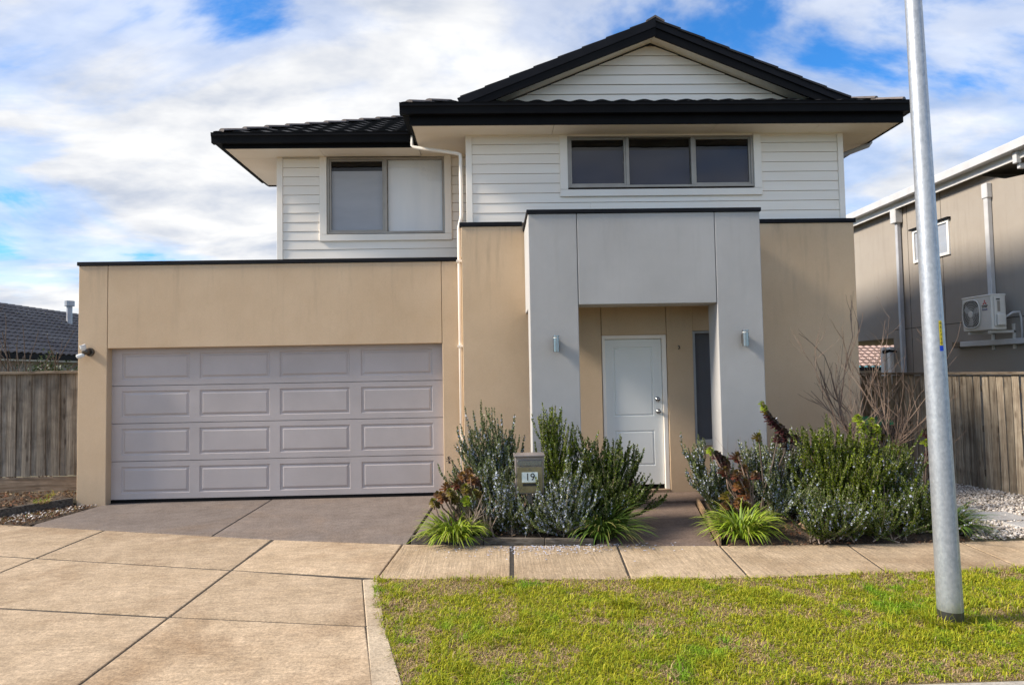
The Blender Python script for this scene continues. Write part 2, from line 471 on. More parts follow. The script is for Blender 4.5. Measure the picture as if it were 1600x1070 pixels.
class MB:
    def __init__(s):
        s.v, s.f = [], []

    def quad(s, *p):
        n = len(s.v)
        s.v += [tuple(q) for q in p]
        s.f.append(tuple(range(n, n + len(p))))
        return s

    def box(s, x0, x1, y0, y1, z0, z1):
        n = len(s.v)
        s.v += [(x0, y0, z0), (x1, y0, z0), (x1, y1, z0), (x0, y1, z0), (x0, y0, z1), (x1, y0, z1), (x1, y1, z1), (x0, y1, z1)]
        s.f += [tuple(n + i for i in q) for q in ((0, 3, 2, 1), (4, 5, 6, 7), (0, 1, 5, 4), (1, 2, 6, 5), (2, 3, 7, 6), (3, 0, 4, 7))]
        return s

    def prism(s, poly, z0, z1):
        """poly: ccw (x, y) outline"""
        n, k = len(s.v), len(poly)
        s.v += [(x, y, z0) for x, y in poly] + [(x, y, z1) for x, y in poly]
        s.f += [tuple(n + i for i in reversed(range(k))), tuple(n + k + i for i in range(k))]
        s.f += [(n + i, n + (i + 1) % k, n + k + (i + 1) % k, n + k + i) for i in range(k)]
        return s

    def extr(s, prof, p0, p1, up=(0, 0, 1), side=None):
        """closed profile (a, b) swept from p0 to p1; a along side, b along up"""
        p0, p1, up = Vector(p0), Vector(p1), Vector(up)
        side = Vector(side) if side is not None else (p1 - p0).normalized().cross(up)
        n, k = len(s.v), len(prof)
        for p in (p0, p1):
            s.v += [tuple(p + side * a + up * b) for a, b in prof]
        s.f += [tuple(n + i for i in range(k)), tuple(n + k + i for i in reversed(range(k)))]
        s.f += [(n + i, n + k + i, n + k + (i + 1) % k, n + (i + 1) % k) for i in range(k)]
        return s

    def tube(s, pts, rad, n=8, cap=True):
        pts = [Vector(p) for p in pts]
        if isinstance(rad, (int, float)):
            rad = [rad] * len(pts)
        b = len(s.v)
        ref = None
        for i, p in enumerate(pts):
            t = (pts[min(i + 1, len(pts) - 1)] - pts[max(i - 1, 0)]).normalized()
            if ref is None:
                ref = Vector((1, 0, 0)) if abs(t.x) < 0.8 else Vector((0, 1, 0))
            u = (ref - t * ref.dot(t)).normalized()
            w_ = t.cross(u)
            ref = u
            for j in range(n):
                a = 2 * math.pi * j / n
                s.v.append(tuple(p + (u * math.cos(a) + w_ * math.sin(a)) * rad[i]))
        for i in range(len(pts) - 1):
            for j in range(n):
                s.f.append((b + i * n + j, b + i * n + (j + 1) % n, b + (i + 1) * n + (j + 1) % n, b + (i + 1) * n + j))
        if cap:
            s.f.append(tuple(b + j for j in reversed(range(n))))
            e = b + (len(pts) - 1) * n
            s.f.append(tuple(e + j for j in range(n)))
        return s

    def mesh(s, name, mat, smooth=False):
        me = bpy.data.meshes.new(name)
        me.from_pydata(s.v, [], s.f)
        me.materials.append(mat)
        if smooth:
            me.shade_smooth()
        me.update()
        return me

    def build(s, name, mat, parent=None, bevel=0.0, smooth=False, seg=1):
        o = bpy.data.objects.new(name, s.mesh(name, mat, smooth))
        col.objects.link(o)
        if bevel:
            b = o.modifiers.new('bevel', 'BEVEL')
            b.width = bevel
            b.segments = seg
            b.limit_method = 'ANGLE'
        return attach(o, parent)


def inst(me, name, parent, mw):
    o = bpy.data.objects.new(name, me)
    col.objects.link(o)
    attach(o, parent)
    o.matrix_basis = mw
    return o


def structure(name, mb, mat, **k):
    return tag(mb.build(name, mat, **k), kind='structure')


def np_quads(name, V, Q, mat, parent=None, C=None, smooth=False):
    me = bpy.data.meshes.new(name)
    V = np.ascontiguousarray(V, np.float32)
    Q = np.ascontiguousarray(Q, np.int32)
    me.vertices.add(len(V))
    me.vertices.foreach_set('co', V.ravel())
    me.loops.add(Q.size)
    me.loops.foreach_set('vertex_index', Q.ravel())
    me.polygons.add(len(Q))
    me.polygons.foreach_set('loop_start', np.arange(0, Q.size, Q.shape[1], dtype=np.int32))
    me.update(calc_edges=True)
    if C is not None:
        at = me.color_attributes.new('Col', 'FLOAT_COLOR', 'POINT')
        cc = np.ones((len(V), 4), np.float32)
        cc[:, :3] = C
        at.data.foreach_set('color', cc.ravel())
    me.materials.append(mat)
    if smooth:
        me.shade_smooth()
    o = bpy.data.objects.new(name, me)
    col.objects.link(o)
    return attach(o, parent)


def unit(a):
    return a / np.maximum(np.linalg.norm(a, axis=-1, keepdims=True), 1e-9)


def ribbons(P, S, W):
    """P (N,K,3) paths, S (N,3) or (N,K,3) side vectors, W (N,K) half widths -> verts, quads"""
    n, k, _ = P.shape
    if S.ndim == 2:
        S = S[:, None, :]
    V = np.stack([P - S * W[..., None], P + S * W[..., None]], 2).reshape(-1, 3)
    b = (np.arange(n)[:, None] * k + np.arange(k - 1)[None]) * 2
    Q = np.stack([b, b + 1, b + 3, b + 2], -1).reshape(-1, 4)
    return V, Q


def np_tubes(P, Rd, n=4):
    """P (N,K,3), Rd (N,K)"""
    N_, K, _ = P.shape
    T = np.gradient(P, axis=1)
    T = unit(T)
    ref = np.where(np.abs(T[..., :1]) < 0.8, np.array([1.0, 0, 0]), np.array([0, 1.0, 0]))
    U = unit(ref - T * (ref * T).sum(-1, keepdims=True))
    Wv = np.cross(T, U)
    a = np.arange(n) * 2 * np.pi / n
    V = P[:, :, None] + (U[:, :, None] * np.cos(a)[:, None] + Wv[:, :, None] * np.sin(a)[:, None]) * Rd[:, :, None, None]
    V = V.reshape(-1, 3)
    b = (np.arange(N_)[:, None] * K + np.arange(K - 1)[None])[..., None] * n
    j = np.arange(n)
    j2 = (j + 1) % n
    Q = np.stack([b + j, b + j2, b + n + j2, b + n + j], -1).reshape(-1, 4)
    return V, Q


def vnoise(x, y, sc, seed=0):
    """cheap value noise"""
    g = np.random.default_rng(seed).random((64, 64))
    x, y = x * sc, y * sc
    i, j = np.floor(x).astype(int), np.floor(y).astype(int)
    fx, fy = x - i, y - j
    fx, fy = fx * fx * (3 - 2 * fx), fy * fy * (3 - 2 * fy)
    q = lambda a, b: g[a % 64, b % 64]
    return (q(i, j) * (1 - fx) + q(i + 1, j) * fx) * (1 - fy) + (q(i, j + 1) * (1 - fx) + q(i + 1, j + 1) * fx) * fy


def text(name, body, size, mat, parent, mw, extrude=0.001):
    cu = bpy.data.curves.new(name, 'FONT')
    cu.body = body
    cu.size = size
    cu.extrude = extrude
    cu.align_x = 'CENTER'
    cu.align_y = 'CENTER'
    cu.materials.append(mat)
    tmp = bpy.data.objects.new(name, cu)
    col.objects.link(tmp)
    bpy.context.view_layer.update()
    me = bpy.data.meshes.new_from_object(tmp.evaluated_get(bpy.context.evaluated_depsgraph_get()))
    bpy.data.objects.remove(tmp)
    bpy.data.curves.remove(cu)
    me.name = name
    return inst(me, name, parent, mw)


# ------------------------------------------------------------------ ground, road, paving
structure('ground', MB().quad((-300, 3.2, -.16), (300, 3.2, -.16), (300, 500, -.16), (-300, 500, -.16))
          .quad((-300, -200, -.165), (300, -200, -.165), (300, 3.2, -.165), (-300, 3.2, -.165)), GROUND)
structure('road', MB().quad((-60, -5, -.13), (60, -5, -.13), (60, 3.24, -.13), (-60, 3.24, -.13)), ASPH)
yard = MB().prism([(-20, 3.4), (20, 3.4), (20, 30), (-20, 30)], -.15, -.045)
structure('yard_soil', yard, GROUND)

BK = [(-0.94, 6.97), (0.17, 6.81), (1.21, 6.70), (2.20, 6.60), (3.43, 6.53), (4.54, 6.51), (5.70, 6.50), (6.90, 6.51), (8.1, 6.53)]
FR = [(-1.01, 5.84), (0.14, 5.72), (1.12, 5.63), (2.10, 5.585), (3.28, 5.61), (4.45, 5.65), (5.60, 5.66), (6.8, 5.67), (8.0, 5.69)]
fp = structure('footpath', MB().prism([(-1.0, 5.86)] + FR[1:] + BK[::-1][:-1] + [(-0.93, 6.95)], -.10, -.007), JOINT)
gaps = [.008, .019, .009, .009, .008, .008, .007, .007, .007]
for i in range(len(BK) - 1):
    a, b, c, e = Vector(FR[i]), Vector(FR[i + 1]), Vector(BK[i + 1]), Vector(BK[i])
    g0, g1 = gaps[i], gaps[i + 1]
    tx = (b - a).normalized()
    o = MB().prism([a + tx * g0, b - tx * g1, c - tx * g1, e + tx * g0], -.08, random.uniform(-.001, .001)) \
        .build('slab', FOOT, fp, bevel=.008, seg=2)

# driveway crossover: three rows of slabs between the joints
C0 = lambda x: 7.97 + (x + 4.46) * (-.305) if x < -2.34 else 7.3 + (x + 2.34) * (-.236)
C1 = lambda x: 6.82 + (x + 4.57) * (-.281)
C2 = lambda x: 5.34 + (x + 3.79) * (-.215)
C3 = lambda x: 3.52
xs = [-8.6, -6.55, -4.49, -2.37]
cr = structure('driveway_crossover', MB().prism([(-8.6, 3.2), (-.55, 3.2), (-.62, 3.85), (-1.05, 5.85), (-.98, 6.95), (-2.34, 7.28), (-4.46, 7.95), (-8.6, 9.1)], -.14, -.007), JOINT)
rows = [(C1, C0), (C2, C1), (C3, C2), (lambda x: 3.3, C3)]
for ri, (lo, hi) in enumerate(rows):
    for x0, x1 in zip(xs[:-1], xs[1:]):
        g = .009
        MB().prism([(x0 + g, lo(x0) + .016), (x1 - g, lo(x1) + .016), (x1 - g, hi(x1) - .016), (x0 + g, hi(x0) - .016)], -.1, random.uniform(-.001, .001)).build('slab', CROSS, cr, bevel=.009, seg=2)
g = .009
MB().prism([(-2.37 + g, C1(-2.37) + .012), (-1.01, 5.855), (-.95, 6.965), (-2.35 + g, 7.295)], -.1, .001).build('slab', CROSS, cr, bevel=.008, seg=2)
MB().prism([(-2.37 + g, C2(-2.37) + .012), (-.90, 4.755), (-1.13, 5.815), (-2.37 + g, C1(-2.37) - .012)], -.1, 0).build('slab', CROSS, cr, bevel=.008, seg=2)
MB().prism([(-2.37 + g, 3.53), (-.62, 3.53), (-.90, 4.73), (-2.37 + g, C2(-2.37) - .012)], -.1, .002).build('slab', CROSS, cr, bevel=.008, seg=2)
MB().prism([(-.61, 3.4), (-.44, 3.4), (-.53, 3.86), (-.77, 4.75), (-.895, 4.75)], -.1, .001).build('edge_strip', EDGEC, cr, bevel=.008)
MB().prism([(-.897, 4.757), (-.773, 4.757), (-.81, 4.95), (-1.00, 5.83), (-1.125, 5.815)], -.1, 0).build('edge_strip', EDGEC, cr, bevel=.008)

# driveway in front of the garage
dv = structure('driveway', MB().prism([(-5.55, 8.31), (-4.46, 7.98), (-2.34, 7.31), (-.9, 6.99), (-.76, 9.70), (-5.4, 9.70)], -.12, -.007), JOINT)
MB().prism([(-5.56, 8.31), (-4.46, 7.98), (-3.10, 7.555), (-3.145, 9.75), (-5.40, 9.75)], -.1, 0).build('slab', DRIVE, dv, bevel=.008)
MB().prism([(-3.085, 7.55), (-2.34, 7.312), (-.90, 6.988), (-.77, 9.75), (-3.13, 9.75)], -.1, .002).build('slab', DRIVE, dv, bevel=.008)
MB().prism([(-.86, 7.35), (-.52, 8.0), (-.45, 9.5), (-.755, 9.5)], -.1, 0).build('slab', DRIVE, dv, bevel=.006)

# front path and porch slab
pt = structure('front_path', MB().prism([(1.0, 6.73), (2.18, 6.61), (2.52, 8.4), (1.4, 8.4)], -.12, -.007), JOINT)
MB().prism([(1.0, 6.74), (2.185, 6.625), (2.60, 8.72), (1.35, 8.72)], -.1, .004).build('slab', PATHC, pt, bevel=.01)
MB().box(1.10, 2.82, 8.735, 9.34, -.1, .035).build('slab', PATHC, pt, bevel=.012, seg=2)

# kerb along the lawn
kb = structure('kerb', MB().prism([(-.45, 3.28), (14, 3.24), (14, 3.3), (-.45, 3.3)], -.16, -.14), JOINT)
kx = [-.44, 1.3, 3.1, 4.9, 6.7, 8.5, 10.3]
for a, b in zip(kx[:-1], kx[1:]):
    MB().extr([(0, -.14), (.30, -.14), (.30, .0), (.06, .0), (.02, -.03)], (a + .004, 3.36, 0), (b - .004, 3.36, 0), side=(0, 1, 0)).build('kerb_stone', KERB, kb, bevel=.008)

# lawn thatch
LAWN_POLY = [(-.50, 3.68), (9.0, 3.68), (9.0, 5.69), (6.8, 5.665), (4.45, 5.645), (3.28, 5.605), (2.10, 5.58), (1.12, 5.625), (.14, 5.715), (-.99, 5.835), (-.79, 4.9), (-.52, 3.87)]
structure('lawn', MB().prism(LAWN_POLY, -.12, -.012), LAWN)

# garden soil, raised a little and rough
def soil_bed(name, poly, z, amp, mat=SOIL, seed=1, step=.06, taper=.14):
    P = np.array(poly)
    x0, y0 = P.min(0)
    x1, y1 = P.max(0)
    nx, ny = int((x1 - x0) / step) + 2, int((y1 - y0) / step) + 2
    X, Y = np.meshgrid(np.linspace(x0, x1, nx), np.linspace(y0, y1, ny), indexing='ij')
    Z = z + amp * (vnoise(X, Y, 5, seed) + .6 * vnoise(X, Y, 13, seed + 1) - .8)
    dist = np.full(X.shape, 9.0)
    for i in range(len(P)):
        a, b = P[i], P[(i + 1) % len(P)]
        ab = b - a
        t_ = np.clip(((X - a[0]) * ab[0] + (Y - a[1]) * ab[1]) / (ab @ ab), 0, 1)
        dist = np.minimum(dist, np.hypot(X - a[0] - t_ * ab[0], Y - a[1] - t_ * ab[1]))
    Z = -.03 + (Z + .03) * np.clip(dist / taper, 0, 1) if taper else Z
    inside = np.zeros(X.shape, bool)
    j = len(P) - 1
    for i in range(len(P)):
        xi, yi = P[i]
        xj, yj = P[j]
        c = ((yi > Y) != (yj > Y)) & (X < (xj - xi) * (Y - yi) / (yj - yi + 1e-12) + xi)
        inside ^= c
        j = i
    V = np.stack([X, Y, Z], -1).reshape(-1, 3)
    idx = np.arange(nx * ny).reshape(nx, ny)
    ok = inside[:-1, :-1] | inside[1:, :-1] | inside[:-1, 1:] | inside[1:, 1:]
    Q = np.stack([idx[:-1, :-1], idx[1:, :-1], idx[1:, 1:], idx[:-1, 1:]], -1)[ok]
    return tag(np_quads(name, V, Q, mat, smooth=True), kind='structure')


soil_bed('garden_bed', [(-.80, 7.04), (.98, 6.82), (1.36, 8.66), (1.0, 9.28), (-.40, 9.28), (-.44, 8.0)], .045, .05, seed=3)
soil_bed('garden_bed', [(2.24, 6.60), (4.75, 6.52), (5.05, 9.3), (2.85, 9.3), (2.62, 8.6)], .045, .05, seed=9)
soil_bed('garden_bed', [(-9.5, 9.50), (-6.45, 8.66), (-5.86, 9.56), (-5.80, 10.08), (-9.5, 10.08)], .10, .07, seed=15, taper=0)
soil_bed('garden_verge', [(-6.50, 8.56), (-5.58, 8.30), (-5.42, 9.52), (-5.84, 9.53), (-6.40, 8.64)], .0, .03, seed=19, taper=.05)
soil_bed('gravel_bed', [(4.65, 6.50), (8.0, 6.52), (6.9, 8.6), (5.6, 14), (5.25, 14), (5.25, 9.4), (4.8, 9.3)], -.005, .03, GROUND, 21, taper=.05)

# ------------------------------------------------------------------ the house
YG, YGD, YM, YP, YU, YL = 9.55, 9.68, 9.35, 8.30, 9.43, 10.25
house = thing('house', 'two storey house with tan rendered ground floor, cream boards above and a grey entry frame', 'house', (0, 9.5, 0))

# garage wall: pier, lintel and pier with open control joints between
gw = MB()
gw.box(-5.77, -5.373, YG, YG + .25, -.1, 3.33)
gw.box(-5.367, -.703, YG, YG + .25, 2.165, 3.33)
gw.box(-.697, -.402, YG, YG + .25, -.1, 3.33)
gw.box(-5.77, -5.55, YG + .25, 15, -.1, 3.33)
gw.box(-5.50, -.42, YG + .255, YG + .33, 2.3, 3.2)
gw.build('garage_wall', TAN, house, bevel=.006)
MB().box(-5.79, -.405, YG - .018, YG + .29, 3.332, 3.385).build('parapet_cap', CAPM, house, bevel=.004)
MB().box(-5.79, -5.53, YG + .292, 15, 3.332, 3.385).build('parapet_cap', CAPM, house, bevel=.004)
MB().quad((-5.55, YG + .3, 3.2), (-.3, YG + .3, 3.2), (-.3, 15, 3.2), (-5.55, 15, 3.2)).build('flat_roof', ALUG, house)
MB().box(-5.53, -.45, YGD + .10, YGD + .14, -.1, 2.4).build('garage_backing', DARK, house)

# sectional garage door: four sections, four pressed panels in each
gd = MB().box(-5.40, -.69, YGD + .055, YGD + .09, .0, 2.30).build('garage_door', GDOOR, house)
px = [(-5.235, -4.285), (-4.15, -3.165), (-3.025, -2.035), (-1.875, -.855)]
zs = [0.045, .578, 1.108, 1.638, 2.25]


def section_mesh(x0, x1, z0, z1, holes, hz0, hz1, y):
    b = MB()
    xe = [x0] + [v for h in holes for v in h] + [x1]
    for i in range(len(xe) - 1):
        if i % 2 == 0:
            b.quad((xe[i], y, hz0), (xe[i + 1], y, hz0), (xe[i + 1], y, hz1), (xe[i], y, hz1))
    for za, zb in ((z0, hz0), (hz1, z1)):
        b.quad((x0, y, za), (x1, y, za), (x1, y, zb), (x0, y, zb))
    b.quad((x0, y, z1), (x1, y, z1), (x1, y + .05, z1), (x0, y + .05, z1))
    b.quad((x0, y, z0), (x0, y + .05, z0), (x1, y + .05, z0), (x1, y, z0))
    return b


def pressed(b, x0, x1, z0, z1, y, rings):
    """nested rectangular rings (inset, depth)"""
    prev = None
    for ins, dep in rings:
        c = [(x0 + ins, y + dep, z0 + ins), (x1 - ins, y + dep, z0 + ins), (x1 - ins, y + dep, z1 - ins), (x0 + ins, y + dep, z1 - ins)]
        if prev:
            for k in range(4):
                b.quad(prev[k], prev[(k + 1) % 4], c[(k + 1) % 4], c[k])
        prev = c
    b.quad(*prev)
    return b


for k in range(4):
    z0, z1 = zs[k] + .004, zs[k + 1] - .004
    hz0, hz1 = zs[k] + .085, zs[k] + .455
    section_mesh(-5.385, -.70, z0, z1, px, hz0, hz1, YGD).build('section', GDOOR, gd, bevel=.004)
    for a, b in px:
        pressed(MB(), a, b, hz0, hz1, YGD, [(0, 0), (.012, .014), (.028, .014), (.052, .001)]).build('raised_panel', GDOOR, gd)
MB().box(-5.385, -.70, YGD - .004, YGD + .05, .004, .043).build('weather_seal', BLACK, gd)

# main ground-floor wall with door and sidelight openings
mw_ = MB()
mw_.box(-.40, 1.535, YM, YM + .25, -.1, 3.78)
mw_.box(1.541, 2.452, YM, YM + .25, 2.225, 3.78)
mw_.box(2.458, 2.825, YM, YM + .25, -.1, 3.78)
mw_.box(2.825, 3.30, YM, YM + .25, -.1, .69)
mw_.box(2.825, 3.30, YM, YM + .25, 2.27, 3.78)
mw_.box(3.30, 5.19, YM, YM + .25, -.1, 3.78)
mw_.box(4.95, 5.19, YM + .25, 16, -.1, 3.78)
mw_.build('main_wall', TAN, house, bevel=.006)
MB().box(-.425, .455, YM - .018, YU + .01, 3.782, 3.84).build('parapet_cap', CAPM, house, bevel=.004)
MB().box(3.43, 5.215, YM - .018, YU + .01, 3.782, 3.84).build('parapet_cap', CAPM, house, bevel=.004)
MB().box(4.95, 5.215, YU + .012, 16, 3.782, 3.84).build('parapet_cap', CAPM, house, bevel=.004)
MB().box(1.541, 2.452, YM - .01, YM + .12, -.08, .075).build('door_sill', PLINTH, house, bevel=.006)
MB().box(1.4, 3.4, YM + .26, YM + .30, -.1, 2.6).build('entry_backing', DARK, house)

# entry frame
po = MB()
po.box(.480, 1.087, YP, YP + .36, -.1, 3.70)
po.box(1.093, 2.827, YP, YP + .36, 2.555, 3.70)
po.box(2.833, 3.405, YP, YP + .36, -.1, 3.70)
po.box(.483, .80, YP + .36, YM - .003, 2.545, 3.70)
po.box(3.09, 3.402, YP + .36, YM - .003, 2.545, 3.70)
po.box(.80, 3.09, YP + .36, YM - .003, 2.80, 3.0)
po.build('entry_frame', GREY, house, bevel=.007)
MB().box(.462, 3.423, YP - .018, YU - .02, 3.702, 3.752).build('parapet_cap', CAPM, house, bevel=.004)

# front door
fd = pressed(pressed(MB(), 1.70, 2.262, 1.09, 2.06, YM + .052, [(0, 0), (.010, .010), (.020, .010), (.030, .0)]),
             1.70, 2.262, .40, .89, YM + .052, [(0, 0), (.010, .010), (.020, .010), (.030, .0)])
for a, b, c, e in ((1.59, 1.70, .14, 2.165), (2.262, 2.385, .14, 2.165), (1.70, 2.262, .14, .40), (1.70, 2.262, .89, 1.09), (1.70, 2.262, 2.06, 2.165)):
    fd.quad((a, YM + .052, c), (b, YM + .052, c), (b, YM + .052, e), (a, YM + .052, e))
fd.box(1.59, 2.385, YM + .065, YM + .09, .14, 2.165)
fdo = fd.build('front_door', FDOOR, house)
fr = MB()
fr.box(1.543, 1.586, YM + .01, YM + .12, .077, 2.222)
fr.box(2.390, 2.450, YM + .01, YM + .12, .077, 2.222)
fr.box(1.586, 2.390, YM + .01, YM + .12, 2.170, 2.222)
fr.build('door_frame', TRIM, fdo, bevel=.004)
MB().box(1.59, 2.387, YM + .07, YM + .10, .078, .138).build('threshold_strip', BLACK, fdo)


def knob(x, z, rose=.034, ball=.027):
    prof = [(0, rose), (.008, rose), (.012, .014), (.03, .014), (.036, ball), (.052, ball * 1.02), (.062, ball * .75), (.066, .003)]
    MB().tube([(x, YM + .052 - a, z) for a, _ in prof], [r_ for _, r_ in prof], 14).build('door_knob', STEEL, fdo, smooth=True)


knob(2.318, 1.32)
knob(2.325, 1.15)

MB().tube([(2.62, YM - .001, 2.06), (2.62, YM - .03, 2.06), (2.625, YM - .045, 2.03), (2.61, YM - .03, 2.015)], .008, 8).build('wall_hook', LAMPB, house)
# sidelight beside the door
sd = MB()
for bx in ((2.828, 2.862, .693, 2.267), (3.263, 3.297, .693, 2.267), (2.862, 3.263, .693, .745), (2.862, 3.263, 2.235, 2.267)):
    sd.box(bx[0], bx[1], YM + .02, YM + .08, bx[2], bx[3])
sdo = sd.build('sidelight_window', ALUG, house, bevel=.003)
MB().box(2.862, 3.263, YM + .05, YM + .055, .745, 2.235).build('pane', GLASS, sdo)
MB().box(2.855, 3.27, YM + .10, YM + .11, .70, 2.26).build('fly_screen', MESHD, sdo)
MB().box(2.82, 3.30, YM - .012, YM + .018, .672, .690).build('sill', ALUG, sdo, bevel=.002)

# ---- weatherboards
PITCH = .1405


def board_mesh():
    b = MB()
    b.extr([(0, 0), (-.018, 0), (-.018, .006), (-.010, PITCH - .0055), (0, PITCH - .0055)], (0, 0, 0), (1, 0, 0), side=(0, 1, 0))
    return b.mesh('weatherboard', BOARD)


BM = board_mesh()


def boards(parent, x0, x1, z0, z1, y, holes=()):
    z = z0
    while z < z1 - .01:
        segs = [(x0, x1)]
        zc = z + PITCH / 2
        for hx0, hx1, hz0, hz1 in holes:
            if hz0 < zc < hz1:
                segs = [s for a, b in segs for s in ((a, min(b, hx0)), (max(a, hx1), b)) if s[1] - s[0] > .01]
        k = min(1.0, (z1 - z) / PITCH)
        for a, b in segs:
            cuts = [a]
            if b - a > 3.2:
                cuts.append(a + (b - a) * random.uniform(.3, .7))
            cuts.append(b)
            for p, q in zip(cuts[:-1], cuts[1:]):
                inst(BM, 'weatherboard', parent, Matrix.Translation((p + .001, y, z)) @ Matrix.Diagonal((q - p - .002, 1, k, 1)))
        z += PITCH


SOF = 5.095
uw = MB().box(-.32, 1.03, YU, YU + .2, 3.70, SOF + .1).box(3.89, 5.11, YU, YU + .2, 3.70, SOF + .1).box(1.03, 3.89, YU, YU + .2, 3.70, 4.24) \
    .box(-.32, -.12, YU + .2, 14, 3.70, SOF + .1).box(4.90, 5.11, YU + .2, 14, 3.70, SOF + .1).build('upper_wall', BATTEN, house)
boards(uw, -.235, 5.03, 3.845, SOF, YU, [(1.02, 3.90, 4.23, 5.2)])
MB().box(-.322, -.235, YU - .032, YU - .001, 3.842, SOF).build('corner_board', TRIM, uw, bevel=.003)
MB().box(5.032, 5.112, YU - .032, YU - .001, 3.842, SOF).build('corner_board', TRIM, uw, bevel=.003)
MB().box(-.322, 5.11, YU - .03, YU - .001, SOF - .02, SOF + .02).build('cover_strip', TRIM, uw)

ul = MB().box(-3.23, -2.57, YL, YL + .2, 3.2, SOF + .1).box(-.60, -.33, YL, YL + .2, 3.2, SOF + .1).box(-2.57, -.60, YL, YL + .2, 3.2, 3.80) \
    .box(-3.23, -3.03, YL + .2, 11.2, 3.2, SOF + .1).build('upper_wall', BATTEN, house)
boards(ul, -3.145, -.33, 3.23, SOF, YL, [(-2.585, -.58, 3.79, 5.2)])
MB().box(-3.232, -3.145, YL - .032, YL - .001, 3.2, SOF).build('corner_board', TRIM, ul, bevel=.003)
MB().box(-3.23, -.33, YL - .03, YL - .001, SOF - .02, SOF + .02).build('cover_strip', TRIM, ul)


def window(x0, x1, z0, z1, y, mull, arch, blinds, sash):
    """frame set in the wall, architrave around it on the boards, one pane and one blind per light"""
    f = MB()
    t_ = .035
    f.box(x0, x0 + t_, y - .02, y + .07, z0, z1)
    f.box(x1 - t_, x1, y - .02, y + .07, z0, z1)
    f.box(x0 + t_, x1 - t_, y - .02, y + .07, z0, z0 + t_)
    f.box(x0 + t_, x1 - t_, y - .02, y + .07, z1 - t_, z1)
    for mx_ in mull:
        f.box(mx_ - .024, mx_ + .024, y - .018, y + .068, z0 + t_, z1 - t_)
    win = f.build('window', ALU, house, bevel=.003)
    a = MB()
    ax0, ax1, az0, az1 = arch
    for bx in ((ax0, x0 - .002, az0 + .1, az1), (x1 + .002, ax1, az0 + .1, az1), (ax0, ax1, az0, az0 + .098)):
        a.box(bx[0], bx[1], y - .045, y - .001, bx[2], bx[3])
    a.build('architrave', TRIM, win, bevel=.004)
    e = [x0 + t_] + [v for mx_ in mull for v in (mx_ - .024, mx_ + .024)] + [x1 - t_]
    for i in range(0, len(e), 2):
        off = .012 if sash[i // 2] else .03
        MB().quad((e[i], y + off, z0 + t_), (e[i + 1], y + off, z0 + t_), (e[i + 1], y + off, z1 - t_), (e[i], y + off, z1 - t_)).build('pane', GLASS, win)
        if sash[i // 2]:
            s = MB()
            for bx in ((e[i] + .001, e[i] + .026, z0 + t_ + .001, z1 - t_ - .001), (e[i + 1] - .026, e[i + 1] - .001, z0 + t_ + .001, z1 - t_ - .001),
                       (e[i] + .026, e[i + 1] - .026, z0 + t_ + .001, z0 + t_ + .026), (e[i] + .026, e[i + 1] - .026, z1 - t_ - .026, z1 - t_ - .001)):
                s.box(bx[0], bx[1], y - .006, y + .022, bx[2], bx[3])
            s.build('sash', ALU, win, bevel=.002)
        bm, top = blinds[i // 2]
        MB().box(e[i] + .006, e[i + 1] - .006, y + .045, y + .05, z0 + .036, z1 - top).build('blind', bm, win)
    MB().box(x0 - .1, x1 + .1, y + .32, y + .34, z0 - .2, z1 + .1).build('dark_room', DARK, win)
    return win


window(1.125, 3.80, 4.335, 5.088, YU, [1.985, 2.925], (1.012, 3.91, 4.205, 5.093), [(BLINDN, .20)] * 3, [1, 0, 1])
window(-2.475, -.685, 3.885, 5.07, YL, [-1.585], (-2.585, -.575, 3.775, 5.093), [(BLIND, .20), (BLINDW, .03)], [1, 0])

# ---- eaves
def gutter(p0, p1, side):
    """quad gutter: p at the top outer lip"""
    prof = [(0, 0), (.006, -.012), (.006, -.045), (.022, -.06), (.03, -.145), (.118, -.145), (.118, -.01), (.108, -.01), (.108, -.135), (.036, -.135), (.014, -.04), (.012, 0)]
    MB().extr(prof, p0, p1, side=side).build('gutter', BLACK, house)


ZT = 5.355   # gutter lip
gutter((-1.18, 8.85, ZT), (5.86, 8.85, ZT), (0, 1, 0))
gutter((-1.18, 8.972, ZT - .001), (-1.18, 12, ZT - .001), (1, 0, 0))
gutter((5.86, 8.972, ZT - .001), (5.86, 12.4, ZT - .001), (-1, 0, 0))
MB().box(-1.06, 5.74, 8.972, 8.998, SOF - .01, ZT - .02).build('fascia', BLACK, house)
MB().box(-1.06, -1.034, 8.998, 12, SOF - .01, ZT - .02).build('fascia', BLACK, house)
MB().box(5.714, 5.74, 8.998, 12.4, SOF - .01, ZT - .02).build('fascia', BLACK, house)
cut = [-1.034, .905, 3.16, 4.62, 5.714]
for a, b in zip(cut[:-1], cut[1:]):
    MB().box(a + .003, b - .003, 8.999, YU + .02, SOF, SOF + .012).build('soffit_panel', SOFFIT, house)
MB().box(-1.034, -.30, YU + .024, 12, SOF, SOF + .012).build('soffit_panel', SOFFIT, house)
MB().box(5.05, 5.714, YU + .024, 11.0, SOF, SOF + .012).build('soffit_panel', SOFFIT, house)
MB().box(5.05, 5.714, 11.006, 12.4, SOF, SOF + .012).build('soffit_panel', SOFFIT, house)

